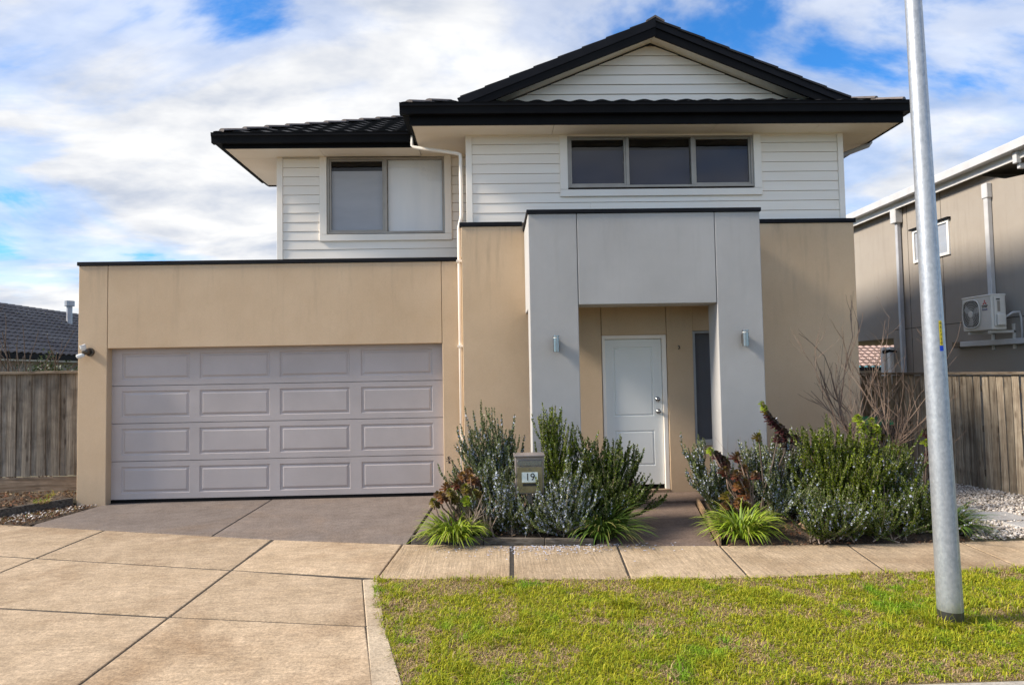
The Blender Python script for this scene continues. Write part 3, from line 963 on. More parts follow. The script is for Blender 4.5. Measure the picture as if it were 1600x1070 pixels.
ZL = 5.262
gutter((-4.0, 9.66, ZL), (-1.07, 9.66, ZL), (0, 1, 0))
gutter((-4.0, 9.782, ZL - .001), (-4.0, 11.75, ZL - .001), (1, 0, 0))
MB().box(-3.88, -1.07, 9.782, 9.806, SOF - .03, ZL - .02).build('fascia', BLACK, house)
MB().box(-3.88, -3.856, 9.806, 11.75, SOF - .03, ZL - .02).build('fascia', BLACK, house)
for a, b in ((-3.856, -2.50), (-2.494, -1.034)):
    MB().box(a, b, 9.807, YL + .02, SOF - .02, SOF - .008).build('soffit_panel', SOFFIT, house)
MB().box(-3.856, -3.0, YL + .024, 11.73, SOF - .02, SOF - .008).build('soffit_panel', SOFFIT, house)
MB().box(-3.856, -3.0, 11.73, 11.76, SOF - .04, ZL - .02).build('fascia', BLACK, house)

# ---- roofs: profiled tiles laid one by one on the slopes in view
TW, TL = .30, .32


def tile_mesh(name, mat):
    b = MB()
    n = 8
    z = lambda i: .013 * math.sin(2 * math.pi * i / n + .4) + .02
    L = .37
    for i in range(n):
        xa, xb = TW * i / n, TW * (i + 1) / n
        za, zb = z(i), z(i + 1)
        b.quad((xa, 0, za + .012), (xb, 0, zb + .012), (xb, L, zb - .02), (xa, L, za - .02))
        b.quad((xa, 0, za - .018), (xb, 0, zb - .018), (xb, 0, zb + .012), (xa, 0, za + .012))
    me = b.mesh(name, mat)
    return me


TM = tile_mesh('roof_tile', TILE)
PIT = math.atan(.47)


def slope_tiles(parent, x0, x1, y0, z0, rows_, keep):
    for r_ in range(rows_):
        for c in range(int((x1 - x0) / TW)):
            x = x0 + c * TW
            s = r_ * TL
            y, z = y0 + s * math.cos(PIT), z0 + s * math.sin(PIT)
            if keep(x + TW / 2, y):
                mw = Matrix.Translation((x, y, z)) @ Matrix.Rotation(PIT, 4, 'X')
                inst(TM, 'tile', parent, mw)


tp = .47
# left wing roof: hip at the front left corner
xl, yl, zl = -3.98, 9.66, 5.272
rl = MB()
rl.quad((xl, yl + .05, zl - .02), (-.9, yl + .05, zl - .02), (-.9, yl + 3.05, zl - .02 + 3 * tp), (xl + 3, yl + 3.05, zl - .02 + 3 * tp))
rl.quad((xl + .02, yl + .05, zl - .02), (xl + 3, yl + 3.05, zl - .02 + 3 * tp), (xl + 3, 13, zl - .02 + 3 * tp), (xl + .02, 11.8, zl - .02))
rlo = rl.build('left_roof', TILE, house)
slope_tiles(rlo, xl, -.75, yl + .06, zl - .014, 10, lambda x, y: x - xl > y - yl - .08)


def hip_caps(parent, p0, dirv, n, L=.36):
    """overlapping half-round caps along a hip"""
    dv_ = Vector(dirv).normalized()
    sd_ = dv_.cross(Vector((0, 0, 1))).normalized()
    up_ = sd_.cross(dv_)
    b = MB()
    k = 7
    for end, (rad, lift) in enumerate(((.095, .012), (.085, -.010))):
        for i in range(k):
            a = math.pi * i / (k - 1)
            b.v.append(tuple(sd_ * math.cos(a) * rad + up_ * (math.sin(a) * rad * .5 + lift) + dv_ * (L + .05) * end))
        for i in range(k):
            a = math.pi * i / (k - 1)
            b.v.append(tuple(sd_ * math.cos(a) * (rad - .02) + up_ * (math.sin(a) * (rad - .02) * .5 + lift - .012) + dv_ * (L + .05) * end))
    for i in range(k - 1):
        b.f.append((i, i + 1, 2 * k + i + 1, 2 * k + i))
        b.f.append((k + i, i + k + 1, i + 1, i))
    b.f.append(tuple(range(k, 2 * k)))
    me = b.mesh('ridge_cap', HIPM)
    for i in range(n):
        inst(me, 'ridge_cap', parent, Matrix.Translation(Vector(p0) + dv_ * (i * L)))


hip_caps(rlo, (xl + .10, yl + .10, zl + .02), (1, 1, tp), 10)

# main gable roof
AX, AZ = 2.365, 6.60      # ridge
GY = 9.15                  # verge plane
mg = MB()
ex0, ex1, ez, ey = -1.16, 5.84, 5.36, 8.87
fx0, fx1 = -.36, 5.09
fz, fz1 = 5.505, 5.475        # feet of the two verges
sl_ = (AZ - fz) / (AX - fx0)
mg.quad((fx0, GY, fz), (AX, GY, AZ), (AX, 15, AZ), (fx0, 15, fz))
mg.quad((ex0, ey + .05, ez), (fx0, GY + .45, fz), (fx0, 15, fz), (ex0, 12, ez))
mg.quad((AX, GY, AZ), (fx1, GY, fz1), (fx1, 15, fz1), (AX, 15, AZ))
mg.quad((fx1, GY + .45, fz1), (ex1, ey + .05, ez), (ex1, 12, ez), (fx1, 15, fz1))
mg.quad((ex0, ey + .03, ez - .02), (ex1, ey + .03, ez - .02), (ex1 - .65, ey + .65, ez - .02 + .62 * tp), (ex0 + .65, ey + .65, ez - .02 + .62 * tp))
mgo = mg.build('main_roof', TILE, house)
slope_tiles(mgo, ex0, ex1 + .01, ey + .05, ez - .014, 2, lambda x, y: x - ex0 > y - ey - .05 and ex1 - x > y - ey - .05)
hip_caps(mgo, (ex0 + .09, ey + .09, ez + .01), (1, 1, tp), 2)
hip_caps(mgo, (ex1 - .09, ey + .09, ez + .01), (-1, 1, tp), 2)

# gable wall with its own boards
gb = MB()
gbz = 5.62
wl = lambda z: fx0 + (z - fz + .16) / sl_ + .05
wr = lambda z: fx1 - (z - fz1 + .16) / ((AZ - fz1) / (fx1 - AX)) - .05
zap = AZ - .185
gb.quad((wl(5.5), YU + .02, 5.5), (wr(5.5), YU + .02, 5.5), (AX, YU + .02, zap))
gbo = gb.build('gable_wall', BATTEN, house)
z = 5.555
while z < zap - .03:
    z1 = min(z + PITCH - .0055, zap - .01)
    a0, b0, a1, b1 = wl(z), wr(z), wl(z1), wr(z1)
    if a1 > b1:
        a1 = b1 = AX
    b = MB()
    b.v = [(a0, YU - .006, z), (b0, YU - .006, z), (b1, YU + .009, z1), (a1, YU + .009, z1), (a0, YU + .02, z), (b0, YU + .02, z)]
    b.f = [(0, 1, 2, 3), (0, 4, 5, 1)]
    b.build('weatherboard', BOARD, gbo)
    z += PITCH

# barge boards, their soffit and the stepped verge tiles
for sgn, (x_f, z_f) in ((-1, (fx0, fz)), (1, (fx1, fz1))):
    p0, p1 = Vector((x_f, GY, z_f)), Vector((AX, GY, AZ))
    dvv = (p1 - p0).normalized()
    upv = Vector((-dvv.z, 0, dvv.x)) if sgn < 0 else Vector((dvv.z, 0, -dvv.x))
    e_ = p1
    q0 = p0 - dvv * .05
    # main board with a lapped upper capping
    MB().quad(q0 + upv * -.02, e_ + Vector((0, 0, -.02)), e_ + Vector((0, 0, -.205)), q0 + dvv * .40 - upv * .175, q0 + dvv * .08 - upv * .12)\
        .build('barge_board', BLACK, house).modifiers.new('thick', 'SOLIDIFY').thickness = .03
    c0, c1 = q0 - Vector((0, .022, 0)), e_ - Vector((0, .022, 0))
    MB().quad(c0 + upv * .03, c1 + Vector((0, 0, .033)), c1 + Vector((0, 0, -.085)), c0 - upv * .075)\
        .build('barge_capping', CAPM, house).modifiers.new('thick', 'SOLIDIFY').thickness = .02
    s0, s1 = p0 + dvv * .25 - upv * .135, e_ + Vector((0, 0, -.148))
    MB().quad(s0 + Vector((0, .03, 0)), s1 + Vector((0, .03, 0)), s1 + Vector((0, YU - GY + .02, 0)), s0 + Vector((0, YU - GY + .02, 0))).build('soffit_panel', SOFFIT, house)
    L = (p1 - p0).length
    n = 8
    tl = L / n
    b = MB()
    Tm = Matrix((dvv, Vector((0, 1, 0)), upv)).transposed()
    for v in ((0, -.04, .0), (tl + .03, -.04, -.012), (tl + .03, .25, -.012), (0, .25, .0), (0, -.03, .034), (tl + .03, -.03, .018), (tl + .03, .25, .018), (0, .25, .034)):
        b.v.append(tuple(Tm @ Vector(v)))
    b.f = [(0, 3, 2, 1), (4, 5, 6, 7), (0, 1, 5, 4), (1, 2, 6, 5), (2, 3, 7, 6), (3, 0, 4, 7)]
    me = b.mesh('verge_tile', TILE)
    for i in range(n):
        inst(me, 'verge_tile', mgo, Matrix.Translation(p0 + dvv * (i * tl) + upv * .016))
MB().extr([(-.13, -.03), (0, .045), (.13, -.03), (.13, .01), (0, .085), (-.13, .01)][:3] + [(.13, .0), (0, .075), (-.13, .0)], (AX, GY - .035, AZ + .012), (AX, 15, AZ + .012)).build('ridge_cap', HIPM, mgo)

# ---- downpipes
def pipe(name, pts, wdt, dep, mat, parent):
    b = MB()
    b.tube(pts, wdt, 12)
    return b.build(name, mat, parent, smooth=True)


MB().tube([(-1.11, 9.70, 5.24), (-1.11, 9.70, 5.06), (-1.08, 9.69, 5.03), (-.44, 9.48, 4.865), (-.402, 9.462, 4.84), (-.398, 9.46, 4.78), (-.398, 9.46, 3.98), (-.402, 9.462, 3.93),
           (-.434, 9.476, 3.80), (-.437, 9.478, 3.74), (-.437, 9.478, 0)], .026, 10).build('downpipe', TRIM, house, smooth=True)
for zc in (3.30, 2.1, .8):
    MB().box(-.478, -.40, 9.432, 9.548, zc, zc + .03).build('pipe_bracket', TRIM, house)
MB().tube([(5.77, 9.85, 5.22), (5.77, 9.85, 5.10), (5.74, 9.85, 5.06), (5.26, 9.95, 4.90), (5.235, 9.955, 4.86), (5.235, 9.955, 3.9)], .036, 10).build('downpipe', PVCG, house)

# ---- lamps on the walls
def cyl_lamp(x, z, label):
    r_ = thing('wall_light', label, 'light', (x, YP, z), 'cylinder lights on the entry frame')
    MB().box(x - .024, x + .024, YP - .034, YP - .001, z - .06, z + .06).build('bracket', STEEL, r_)
    c = Vector((x, YP - .075, z))
    MB().tube([c + Vector((0, 0, h)) for h in (-.100, -.098, .070, .070)], [.036, .0405, .0405, .03], 20).build('cylinder', STEEL, r_)
    MB().tube([c + Vector((0, 0, h)) for h in (.070, .084)], [.034, .034], 16).build('lens', LAMPW, r_)
    MB().tube([c + Vector((0, 0, h)) for h in (.084, .103)], [.0405, .0405], 20).build('cap', STEEL, r_)


cyl_lamp(.795, 2.07, 'steel cylinder wall light on the left pillar of the grey entry frame')
cyl_lamp(3.145, 2.10, 'steel cylinder wall light on the right pillar of the grey entry frame')

fl = thing('flood_light', 'small twin head sensor light on the garage pier by the fence', 'light', (-5.62, YG, 2.12))
MB().tube([(-5.60, YG - .001, 2.12), (-5.60, YG - .03, 2.12)], [.06, .055], 18).build('base', LAMPB, fl)
MB().tube([(-5.60, YG - .03, 2.12), (-5.63, YG - .08, 2.125), (-5.655, YG - .10, 2.13)], [.04, .045, .03], 12).build('knuckle', LAMPB, fl, smooth=True)
MB().tube([(-5.63, YG - .09, 2.14), (-5.64, YG - .10, 2.17), (-5.645, YG - .105, 2.215), (-5.646, YG - .106, 2.218)], [.026, .038, .041, .03], 14).build('lamp_head', LAMPW, fl)
MB().tube([(-5.635, YG - .08, 2.085), (-5.66, YG - .09, 2.07), (-5.71, YG - .11, 2.05), (-5.712, YG - .11, 2.049)], [.022, .032, .035, .027], 14).build('sensor_head', LAMPW, fl)

# ------------------------------------------------------------------ fences
def paling_mesh(name, wdt, hgt, thick, mat, seed):
    rs = random.Random(seed)
    b = MB()
    n = 6
    # slightly bowed and cupped board
    bow, cup = rs.uniform(-.006, .006), rs.uniform(.001, .004)
    w0, w1 = rs.uniform(-.002, .002), rs.uniform(-.002, .002)
    for i in range(n + 1):
        t_ = i / n
        y = bow * math.sin(math.pi * t_)
        l, r_ = -wdt / 2 + w0 * math.sin(5 * t_), wdt / 2 + w1 * math.sin(4 * t_ + 1)
        z = hgt * t_
        b.v += [(l, y + cup, z), (0, y - cup * .3, z), (r_, y + cup, z), (r_, y + thick, z), (l, y + thick, z)]
    for i in range(n):
        a, c = i * 5, i * 5 + 5
        for j in range(5):
            b.f.append((a + j, a + (j + 1) % 5, c + (j + 1) % 5, c + j))
    e = n * 5
    b.f += [(4, 3, 2, 1, 0), (e, e + 1, e + 2, e + 3, e + 4)]
    return b.mesh(name, mat)


lf = thing('paling_fence', 'weathered grey timber paling fence left of the garage', 'fence', (-7.5, 10.1, .1))
PL = [paling_mesh('paling', .125, 1.49, .014, FENCE_L, i) for i in range(4)]
x = -9.6
k = 0
while x < -5.83:
    yoff = 0 if k % 2 else -.013
    wd = .095 if k % 2 else .10
    inst(random.choice(PL), 'paling', lf, Matrix.Translation((x, 10.1 + yoff, .345 + random.uniform(-.006, .006))) @ Matrix.Rotation(random.uniform(-.008, .008), 4, 'Y') @ Matrix.Rotation(random.uniform(-.03, .03), 4, 'Z'))
    x += .107 + random.uniform(-.004, .004)
    k += 1
MB().box(-9.7, -5.78, 10.02, 10.16, 1.835, 1.873).build('capping_rail', RAIL, lf, bevel=.004)
MB().box(-9.7, -5.78, 10.10, 10.13, .12, .33).build('plinth', PLINTH, lf, bevel=.004)
for zr in (.5, 1.1, 1.7):
    MB().box(-9.7, -5.78, 10.125, 10.17, zr, zr + .08).build('rail', RAIL, lf)

rf = thing('paling_fence', 'brown timber paling fence along the gravel on the right', 'fence', (6.7, 9.0, 0))
PRM = [paling_mesh('paling', .097, 1.58, .014, FENCE_R, 20 + i) for i in range(4)]
fa, fb = Vector((7.16, 6.85)), Vector((5.72, 14.05))
fdv = (fb - fa).normalized()
ang = math.atan2(fdv.y, fdv.x)
nP = int((fb - fa).length / .113)
for i in range(nP):
    p = fa + fdv * (.113 * (i + .5))
    nrm = Vector((-fdv.y, fdv.x))
    off = random.uniform(-.004, .010)
    q = p + nrm * off
    # local x along the fence, local -y towards the camera side
    inst(PRM[random.randrange(4)], 'paling', rf, Matrix.Translation((q.x, q.y, -.0 + random.uniform(-.012, .008))) @ Matrix.Rotation(ang + math.pi + random.uniform(-.03, .03), 4, 'Z') @ Matrix.Rotation(random.uniform(-.006, .006), 4, 'Y'))
nrm = Vector((-fdv.y, fdv.x))


def along(s0, s1, n0, n1, z0, z1, name, mat, parent):
    q = [fa + fdv * s0 + nrm * n0, fa + fdv * s0 + nrm * n1, fa + fdv * s1 + nrm * n1, fa + fdv * s1 + nrm * n0]
    q = [(v.x, v.y) for v in q]
    return MB().prism(q, z0, z1).build(name, mat, parent, bevel=.003)


LT = (fb - fa).length
along(0, LT, -.06, .045, 1.585, 1.622, 'capping_rail', RAILY, rf)
for zr in (.2, .8, 1.35):
    along(0, LT, -.07, -.022, zr, zr + .08, 'rail', RAILY, rf)

# ------------------------------------------------------------------ neighbour on the right
nb = thing('neighbour_house', 'two storey brown rendered house behind the fence on the right', 'house', (10, 12, 0))
XN = 8.3
b = MB()
b.quad((XN, 9.2, -.1), (XN, 13.62, -.1), (XN, 13.62, 4.93), (XN, 11.02, 4.93), (XN, 10.45, 4.70), (XN, 9.2, 4.55))
b.quad((XN, 13.62, 2.30), (XN, 18, 2.30), (XN, 18, 4.93), (XN, 13.62, 4.93))
b.quad((XN, 9.2, -.1), (XN, 9.2, 4.55), (10.5, 9.2, 4.55), (10.5, 9.2, -.1))
b.quad((XN, 9.2, 4.55), (XN, 10.45, 4.70), (10.5, 10.45, 4.70), (10.5, 9.2, 4.55))
b.quad((XN, 13.62, -.1), (12, 13.62, -.1), (12, 13.62, 2.30), (XN, 13.62, 2.30))
b.quad((XN, 13.62, 2.30), (12, 13.62, 2.30), (12, 18, 2.30), (XN, 18, 2.30))
b.quad((XN, 10.45, 4.70), (XN, 11.02, 4.93), (10.5, 11.02, 4.93), (10.5, 10.45, 4.70))
b.build('wall', BROWN, nb)
for z_ in (2.46,):
    MB().box(XN - .002, XN, 9.25, 13.61, z_, z_ + .012).build('panel_joint', JOINT, nb)
for y_ in (12.0, 13.0):
    MB().box(XN - .002, XN, y_, y_ + .01, 0, 4.9).build('panel_joint', JOINT, nb)
MB().box(XN - .30, XN - .16, 9.0, 18, 4.985, 5.13).build('gutter', PVC, nb, bevel=.01)
MB().box(XN - .155, XN - .12, 9.0, 18, 4.87, 5.06).build('fascia', WHITE, nb)
MB().box(XN - .119, XN + 2.0, 9.0, 18, 4.935, 4.95).build('soffit', BROWN, nb)
MB().quad((XN - .25, 9.0, 5.12), (XN + 4, 9.0, 6.5), (XN + 4, 18, 6.5), (XN - .25, 18, 5.12)).build('roof', TILE_L, nb)
MB().box(XN - .22, XN - .14, 9.92, 10.0, 4.80, 4.985).build('gutter_outlet', PVC, nb, bevel=.006)
MB().box(XN - .16, XN + .8, 9.93, 9.99, 4.72, 4.80).build('gutter_outlet', PVC, nb, bevel=.006)
# downpipe with rain head
dp = MB().box(XN - .10, XN - .02, 13.18, 13.26, -.05, 4.62).build('downpipe', PVCG, nb, bevel=.008)
MB().box(XN - .16, XN - .004, 13.13, 13.31, 4.60, 4.88).build('rain_head', PVC, dp, bevel=.012)
# window
wv = MB()
for bx in ((11.78, 11.83, 3.72, 4.36), (12.77, 12.82, 3.72, 4.36), (11.83, 12.77, 3.72, 3.77), (11.83, 12.77, 4.31, 4.36), (12.28, 12.32, 3.77, 4.31)):
    wv.box(XN - .03, XN + .02, bx[0], bx[1], bx[2], bx[3])
wo = wv.build('window', WHITE, nb)
MB().box(XN - .012, XN - .008, 12.32, 12.77, 3.77, 4.31).build('pane', GLASS, wo)
MB().box(XN - .012, XN - .008, 11.83, 12.28, 3.77, 4.31).build('pane', GLASS, wo)
MB().box(XN - .005, XN - .002, 11.8, 12.8, 3.75, 4.34).build('blind', BLIND, wo)
MB().box(XN - .07, XN - .002, 11.74, 12.87, 4.365, 4.395).build('head_flashing', BLACK, wo)
# vent pipe above the unit
MB().box(XN - .085, XN - .004, 10.74, 10.83, 2.6, 4.50).build('pipe_cover', PVC, nb, bevel=.01)
MB().box(XN - .10, XN - .002, 10.72, 10.85, 4.47, 4.72).build('pipe_cowl', PVC, nb, bevel=.012)
dc = MB().box(XN - .11, XN - .004, 9.3, 11.52, 2.035, 2.125).build('cable_duct', PVC, nb, bevel=.008)
MB().box(XN - .118, XN - .003, 11.52, 11.70, 2.03, 2.13).build('duct_end', RAIL, dc, bevel=.006)
# open side passage: white post and dark bracket
MB().box(XN - .06, XN + .05, 13.66, 13.78, -.1, 2.12).build('post', WHITE, nb, bevel=.01)
MB().box(XN - .06, XN + .05, 13.90, 14.02, -.1, 2.12).build('post', WHITE, nb, bevel=.01)
MB().tube([(XN - .02, 13.5, 2.02), (XN - .14, 13.56, 2.04), (XN - .16, 13.72, 2.02)], [.02, .03, .04], 10).build('camera_mount', BLACK, nb)

# ------------------------------------------------------------------ outdoor unit on that wall
ac = thing('air_conditioner', 'beige outdoor air conditioner unit mounted on the brown side wall', 'air conditioner', (8.0, 10.6, 2.25))
X0, X1, YA, YB, ZA, ZB = 7.86, 8.10, 10.30, 10.95, 2.265, 2.825
MB().box(X0, X1, YA, YB, ZA, ZB).build('casing', ACW, ac, bevel=.018, seg=3)
MB().box(X0 - .006, X1 + .004, YA - .006, YB + .006, ZB - .025, ZB + .006).build('lid', ACW, ac, bevel=.008)
fy, fz_, frad = 10.735, 2.545, .195
rg = MB()
# squared-off grille surround
pts = []
for i in range(40):
    a = 2 * math.pi * i / 40
    ca, sa = math.cos(a), math.sin(a)
    q = (abs(ca) ** 3.2 + abs(sa) ** 3.2) ** (-1 / 3.2)
    pts.append((X0 - .012, fy + ca * q * frad, fz_ + sa * q * (frad + .03)))
rg.tube(pts + [pts[0]], .011, 6)
gro = rg.build('fan_grille', ACW, ac, smooth=True)
MB().quad(*[(X0 - .004, y_, z_) for _, y_, z_ in pts]).build('fan_opening', ACD, gro)
sp = MB()
for i in range(36):
    a = 2 * math.pi * i / 36
    ca, sa = math.cos(a), math.sin(a)
    q = (abs(ca) ** 3.2 + abs(sa) ** 3.2) ** (-1 / 3.2)
    sp.tube([(X0 - .016, fy + ca * .05, fz_ + sa * .05), (X0 - .012, fy + ca * q * (frad - .01), fz_ + sa * q * (frad + .02))], .0022, 4)
for rq in (.09, .13, .17, .2):
    sp.tube([(X0 - .018, fy + math.cos(2 * math.pi * i / 28) * rq, fz_ + math.sin(2 * math.pi * i / 28) * rq) for i in range(29)], .002, 4)
tag(sp.build('grille_bars', ACW, gro), kind='stuff')
MB().tube([(X0 - .01, fy, fz_), (X0 - .024, fy, fz_)], [.055, .05], 20).build('hub', ACW, gro)
for k in range(3):
    a0 = 2 * math.pi * k / 3 + .4
    P_ = []
    for rad, da, dx in ((.05, 0, 0), (.2, -.25, .004), (.2, .55, -.002), (.05, .7, .003)):
        P_.append((X0 - .006 + dx, fy + math.cos(a0 + da) * rad, fz_ + math.sin(a0 + da) * rad))
    MB().quad(*P_).build('fan_blade', ALUG, gro)
MX = Matrix(((0, 0, -1, 0), (-1, 0, 0, 0), (0, 1, 0, 0), (0, 0, 0, 1)))


def emb(y_, z_):
    return Matrix.Translation((X0 - .003, y_, z_)) @ MX


dm = MB()
for a in (90, 210, 330):
    a = R(a)
    c, s = math.cos(a), math.sin(a)
    L, W_ = .050, .0145
    pts_ = [(0, 0), (c * L / 2 - s * W_, s * L / 2 + c * W_), (c * L, s * L), (c * L / 2 + s * W_, s * L / 2 - c * W_)]
    dm.quad(*[(X0 - .003, 10.435 - u_, 2.705 + v_) for u_, v_ in pts_])
dm.build('emblem', REDI, ac)
text('lettering', 'MITSUBISHI', .026, INK, ac, emb(10.435, 2.657))
text('lettering', 'ELECTRIC', .026, INK, ac, emb(10.435, 2.634))
MB().box(X0 - .003, X0 - .0005, 10.385, 10.49, 2.585, 2.608).build('badge', BLUEI, ac)
text('lettering', 'INVERTER', .018, ACW, ac, Matrix.Translation((X0 - .004, 10.435, 2.5965)) @ MX)
# service side facing the street
MB().box(7.90, 8.06, YA - .022, YA - .001, 2.32, 2.79).build('service_panel', ACW, ac, bevel=.006)
MB().box(7.915, 8.055, YA - .06, YA - .023, 2.33, 2.52).build('valve_cover', ACW, ac, bevel=.02, seg=3)
MB().box(7.925, 7.985, YA - .024, YA - .0225, 2.735, 2.755).build('label_plate', INK, ac)
MB().box(7.94, 7.985, YA - .024, YA - .0225, 2.55, 2.72).build('label_plate', ALU, ac)
MB().tube([(8.06, YA - .03, 2.46), (8.16, YA - .05, 2.53), (8.26, YA - .06, 2.54), (8.285, YA - .06, 2.45), (8.285, YA - .06, 2.13)], .016, 8).build('hose', PVC, ac, smooth=True)
for y_ in (YA + .1, YB - .1):
    MB().box(7.88, XN - .001, y_ - .02, y_ + .02, ZA - .045, ZA - .005).box(XN - .03, XN - .001, y_ - .02, y_ + .02, ZA - .3, ZA + .1).build('bracket', ACW, ac)

# ------------------------------------------------------------------ far houses
def tiled_roof(name, e0, e1, rise, out, mat, parent, tw=.3, tl=.33):
    """one joined sheet of stepped, waved tiles; e0-e1 the eave line, out the upslope run vector"""
    e0, e1, run = Vector(e0), Vector(e1), Vector(out)
    ax = (e1 - e0)
    Lx = ax.length
    ax.normalize()
    up = (run + Vector((0, 0, rise)))
    Lu = up.length
    up.normalize()
    nn = ax.cross(up)
    if nn.z < 0:
        nn = -nn
    nc, nr = int(Lx / tw), int(Lu / tl)
    k = 6
    us = np.arange(nc * k + 1) * tw / k
    wv_ = .03 * np.sin(2 * np.pi * us / tw)
    V, Q = [], []
    A, U_, N_ = np.array(ax), np.array(up), np.array(nn)
    for r_ in range(nr):
        base = len(V) * len(us)
        for (s, h) in ((r_ * tl + .10, -.03), (r_ * tl, .04), (r_ * tl, .075), ((r_ + 1) * tl + .10, -.005)):
            V.append(np.array(e0) + us[:, None] * A + s * U_ + (wv_ + h)[:, None] * N_)
        n_ = len(us)
        for q in (0, 1, 2):
            i = base + q * n_ + np.arange(n_ - 1)
            Q.append(np.stack([i, i + 1, i + 1 + n_, i + n_], -1))
    return np_quads(name, np.concatenate(V), np.concatenate(Q), mat, parent)


ln = thing('neighbour_house', 'single storey house with grey tiled roof behind the left fence', 'house', (-18, 25, 0))
tag(tiled_roof('roof_tiles', (-15.0, 14, 2.62), (-15.0, 42, 2.62), 2.1, (-4, 0, 0), TILE_L, ln), kind='stuff')
MB().quad((-19, 14, 4.70), (-19, 42, 4.70), (-23, 42, 2.6), (-23, 14, 2.6)).build('roof_back', TILE_L, ln)
hc = MB()
for i in range(70):
    y_ = 14 + i * .4
    hc.extr([(-.13, -.05), (-.07, .06), (.07, .06), (.13, -.05)], (-19, y_, 4.73), (-19, y_ + .42, 4.75))
tag(hc.build('ridge_caps', TILE_L, ln), kind='stuff')
MB().box(-15.02, -14.90, 14, 42, 2.46, 2.62).build('gutter', BLACK, ln)
MB().box(-15.5, -15.03, 14, 42, 2.40, 2.45).build('soffit', WHITE, ln)
MB().box(-22.5, -15.5, 14.5, 41.5, -.1, 2.5).build('wall', BROWN, ln)
fl_ = MB().tube([(-17.9, 29.0, 3.9), (-17.9, 29.0, 4.95)], .11, 12).build('flue', PVCG, ln)
MB().tube([(-17.9, 29.0, 4.90), (-17.9, 29.0, 5.12)], .19, 12).build('cowl', PVCG, fl_)
MB().prism([(-18.2, 28.7), (-17.4, 28.7), (-17.4, 29.3), (-18.2, 29.3)], 3.6, 3.95).build('flashing', BLACK, fl_)

rh = thing('rear_house', 'distant house with pinkish tiled roof seen between the two houses', 'house', (17, 32, 0))
tag(tiled_roof('roof_tiles', (11, 28, 1.72), (26, 28, 1.72), 1.6, (0, 3.6, 0), TILE_P, rh), kind='stuff')
MB().box(10.6, 26, 28.3, 34, -.1, 1.7).build('wall', BROWN, rh)
MB().box(11, 26, 27.85, 27.98, 1.56, 1.72).build('gutter', BLACK, rh)

sc_ = thing('screen_panel', 'dark slatted timber screen standing behind the right fence', 'screen', (7.05, 13.0, 0))
for i in range(6):
    MB().box(6.72 + i * .062, 6.772 + i * .062, 13.0, 13.02, .1, 1.88).build('slat', BINP, sc_)
MB().box(6.70, 7.10, 13.021, 13.05, 1.3, 1.4).build('rail', BINP, sc_)
MB().box(6.70, 7.10, 13.021, 13.05, .3, .4).build('rail', BINP, sc_)
MB().box(6.68, 7.12, 12.99, 13.05, 1.885, 1.91).build('top_rail', WHITE, sc_)

# ------------------------------------------------------------------ street pole
sp_ = thing('street_pole', 'tall galvanised steel street pole standing in the lawn', 'pole', (3.05, 4.5, 0))
pole = MB()
PB, PT = Vector((3.05, 4.5, -.1)), Vector((2.96, 4.5, 6.2))
n = 24
pole.tube([PB.lerp(PT, i / n) for i in range(n + 1)], [.079 - .038 * i / n for i in range(n + 1)], 32)
po_ = pole.build('shaft', GALV, sp_, smooth=True)
seam = MB()
seam.tube([PB.lerp(PT, i / n) + Vector((.31, -.95, 0)).normalized() * (.0785 - .038 * i / n) for i in range(n + 1)], .0022, 5)
seam.build('weld_seam', GALV, po_)
MB().tube([PT, PT + Vector((-.01, 0, .05))], [.044, .03], 20).build('cap', GALV, sp_)


def pole_at(z_):
    t_ = (z_ + .1) / 6.3
    return PB.lerp(PT, t_), .079 - .038 * t_


def curved_strip(z0, z1, half, off):
    b = MB()
    k = 5
    for z_ in (z0, z1):
        c, r_ = pole_at(z_)
        for i in range(k + 1):
            a = -math.pi / 2 + .08 + half * (2 * i / k - 1)
            b.v.append((c.x + math.cos(a) * (r_ + off), c.y + math.sin(a) * (r_ + off), z_))
    b.f = [(i, i + 1, k + 2 + i, k + 1 + i) for i in range(k)]
    return b


st = curved_strip(1.855, 2.022, .155, .0015).build('number_sticker', YELL, sp_)
curved_strip(1.818, 1.853, .19, .0018).build('blue_tag', BLUES, sp_)
for i, ch in enumerate('651750'):
    z_ = 2.005 - i * .0268
    c, r_ = pole_at(z_)
    text('digit', ch, .026, INK, st, Matrix.Translation((c.x + .005, c.y - r_ - .0025, z_)) @ Matrix.Rotation(math.pi / 2, 4, 'X'), .0003)

# ------------------------------------------------------------------ letterbox
lb = thing('letterbox', 'bronze letterbox numbered 19 on a post among the rosemary', 'letterbox', (.375, 7.12, 0))
YB0 = 7.05
MB().box(.225, .525, YB0 + .01, YB0 + .22, .46, .845).build('box', BRONZE, lb, bevel=.006)
MB().box(.212, .538, YB0 - .012, YB0 + .235, .847, .866).build('lid', BRONZE, lb, bevel=.004)
MB().box(.245, .505, YB0 - .004, YB0 + .009, .755, .81).build('mail_flap', STEEL, lb, bevel=.004)
MB().box(.243, .507, YB0 - .002, YB0 + .009, .475, .742).build('face_plate', LBFACE, lb, bevel=.003)
MB().box(.292, .458, YB0 - .008, YB0 - .0025, .585, .688).build('number_plate', SIGNW, lb)
text('house_number', '19', .105, INK, lb, Matrix.Translation((.378, YB0 - .010, .637)) @ Matrix.Rotation(math.pi / 2, 4, 'X'), .001)
MB().box(.30, .45, YB0 - .004, YB0 - .0025, .545, .572).build('paper_slot', INK, lb)
MB().tube([(.375, YB0 - .003, .715), (.375, YB0 - .012, .715)], [.012, .010], 12).build('lock', STEEL, lb)
MB().box(.35, .40, YB0 + .09, YB0 + .14, -.05, .47).build('post', BRONZE, lb)

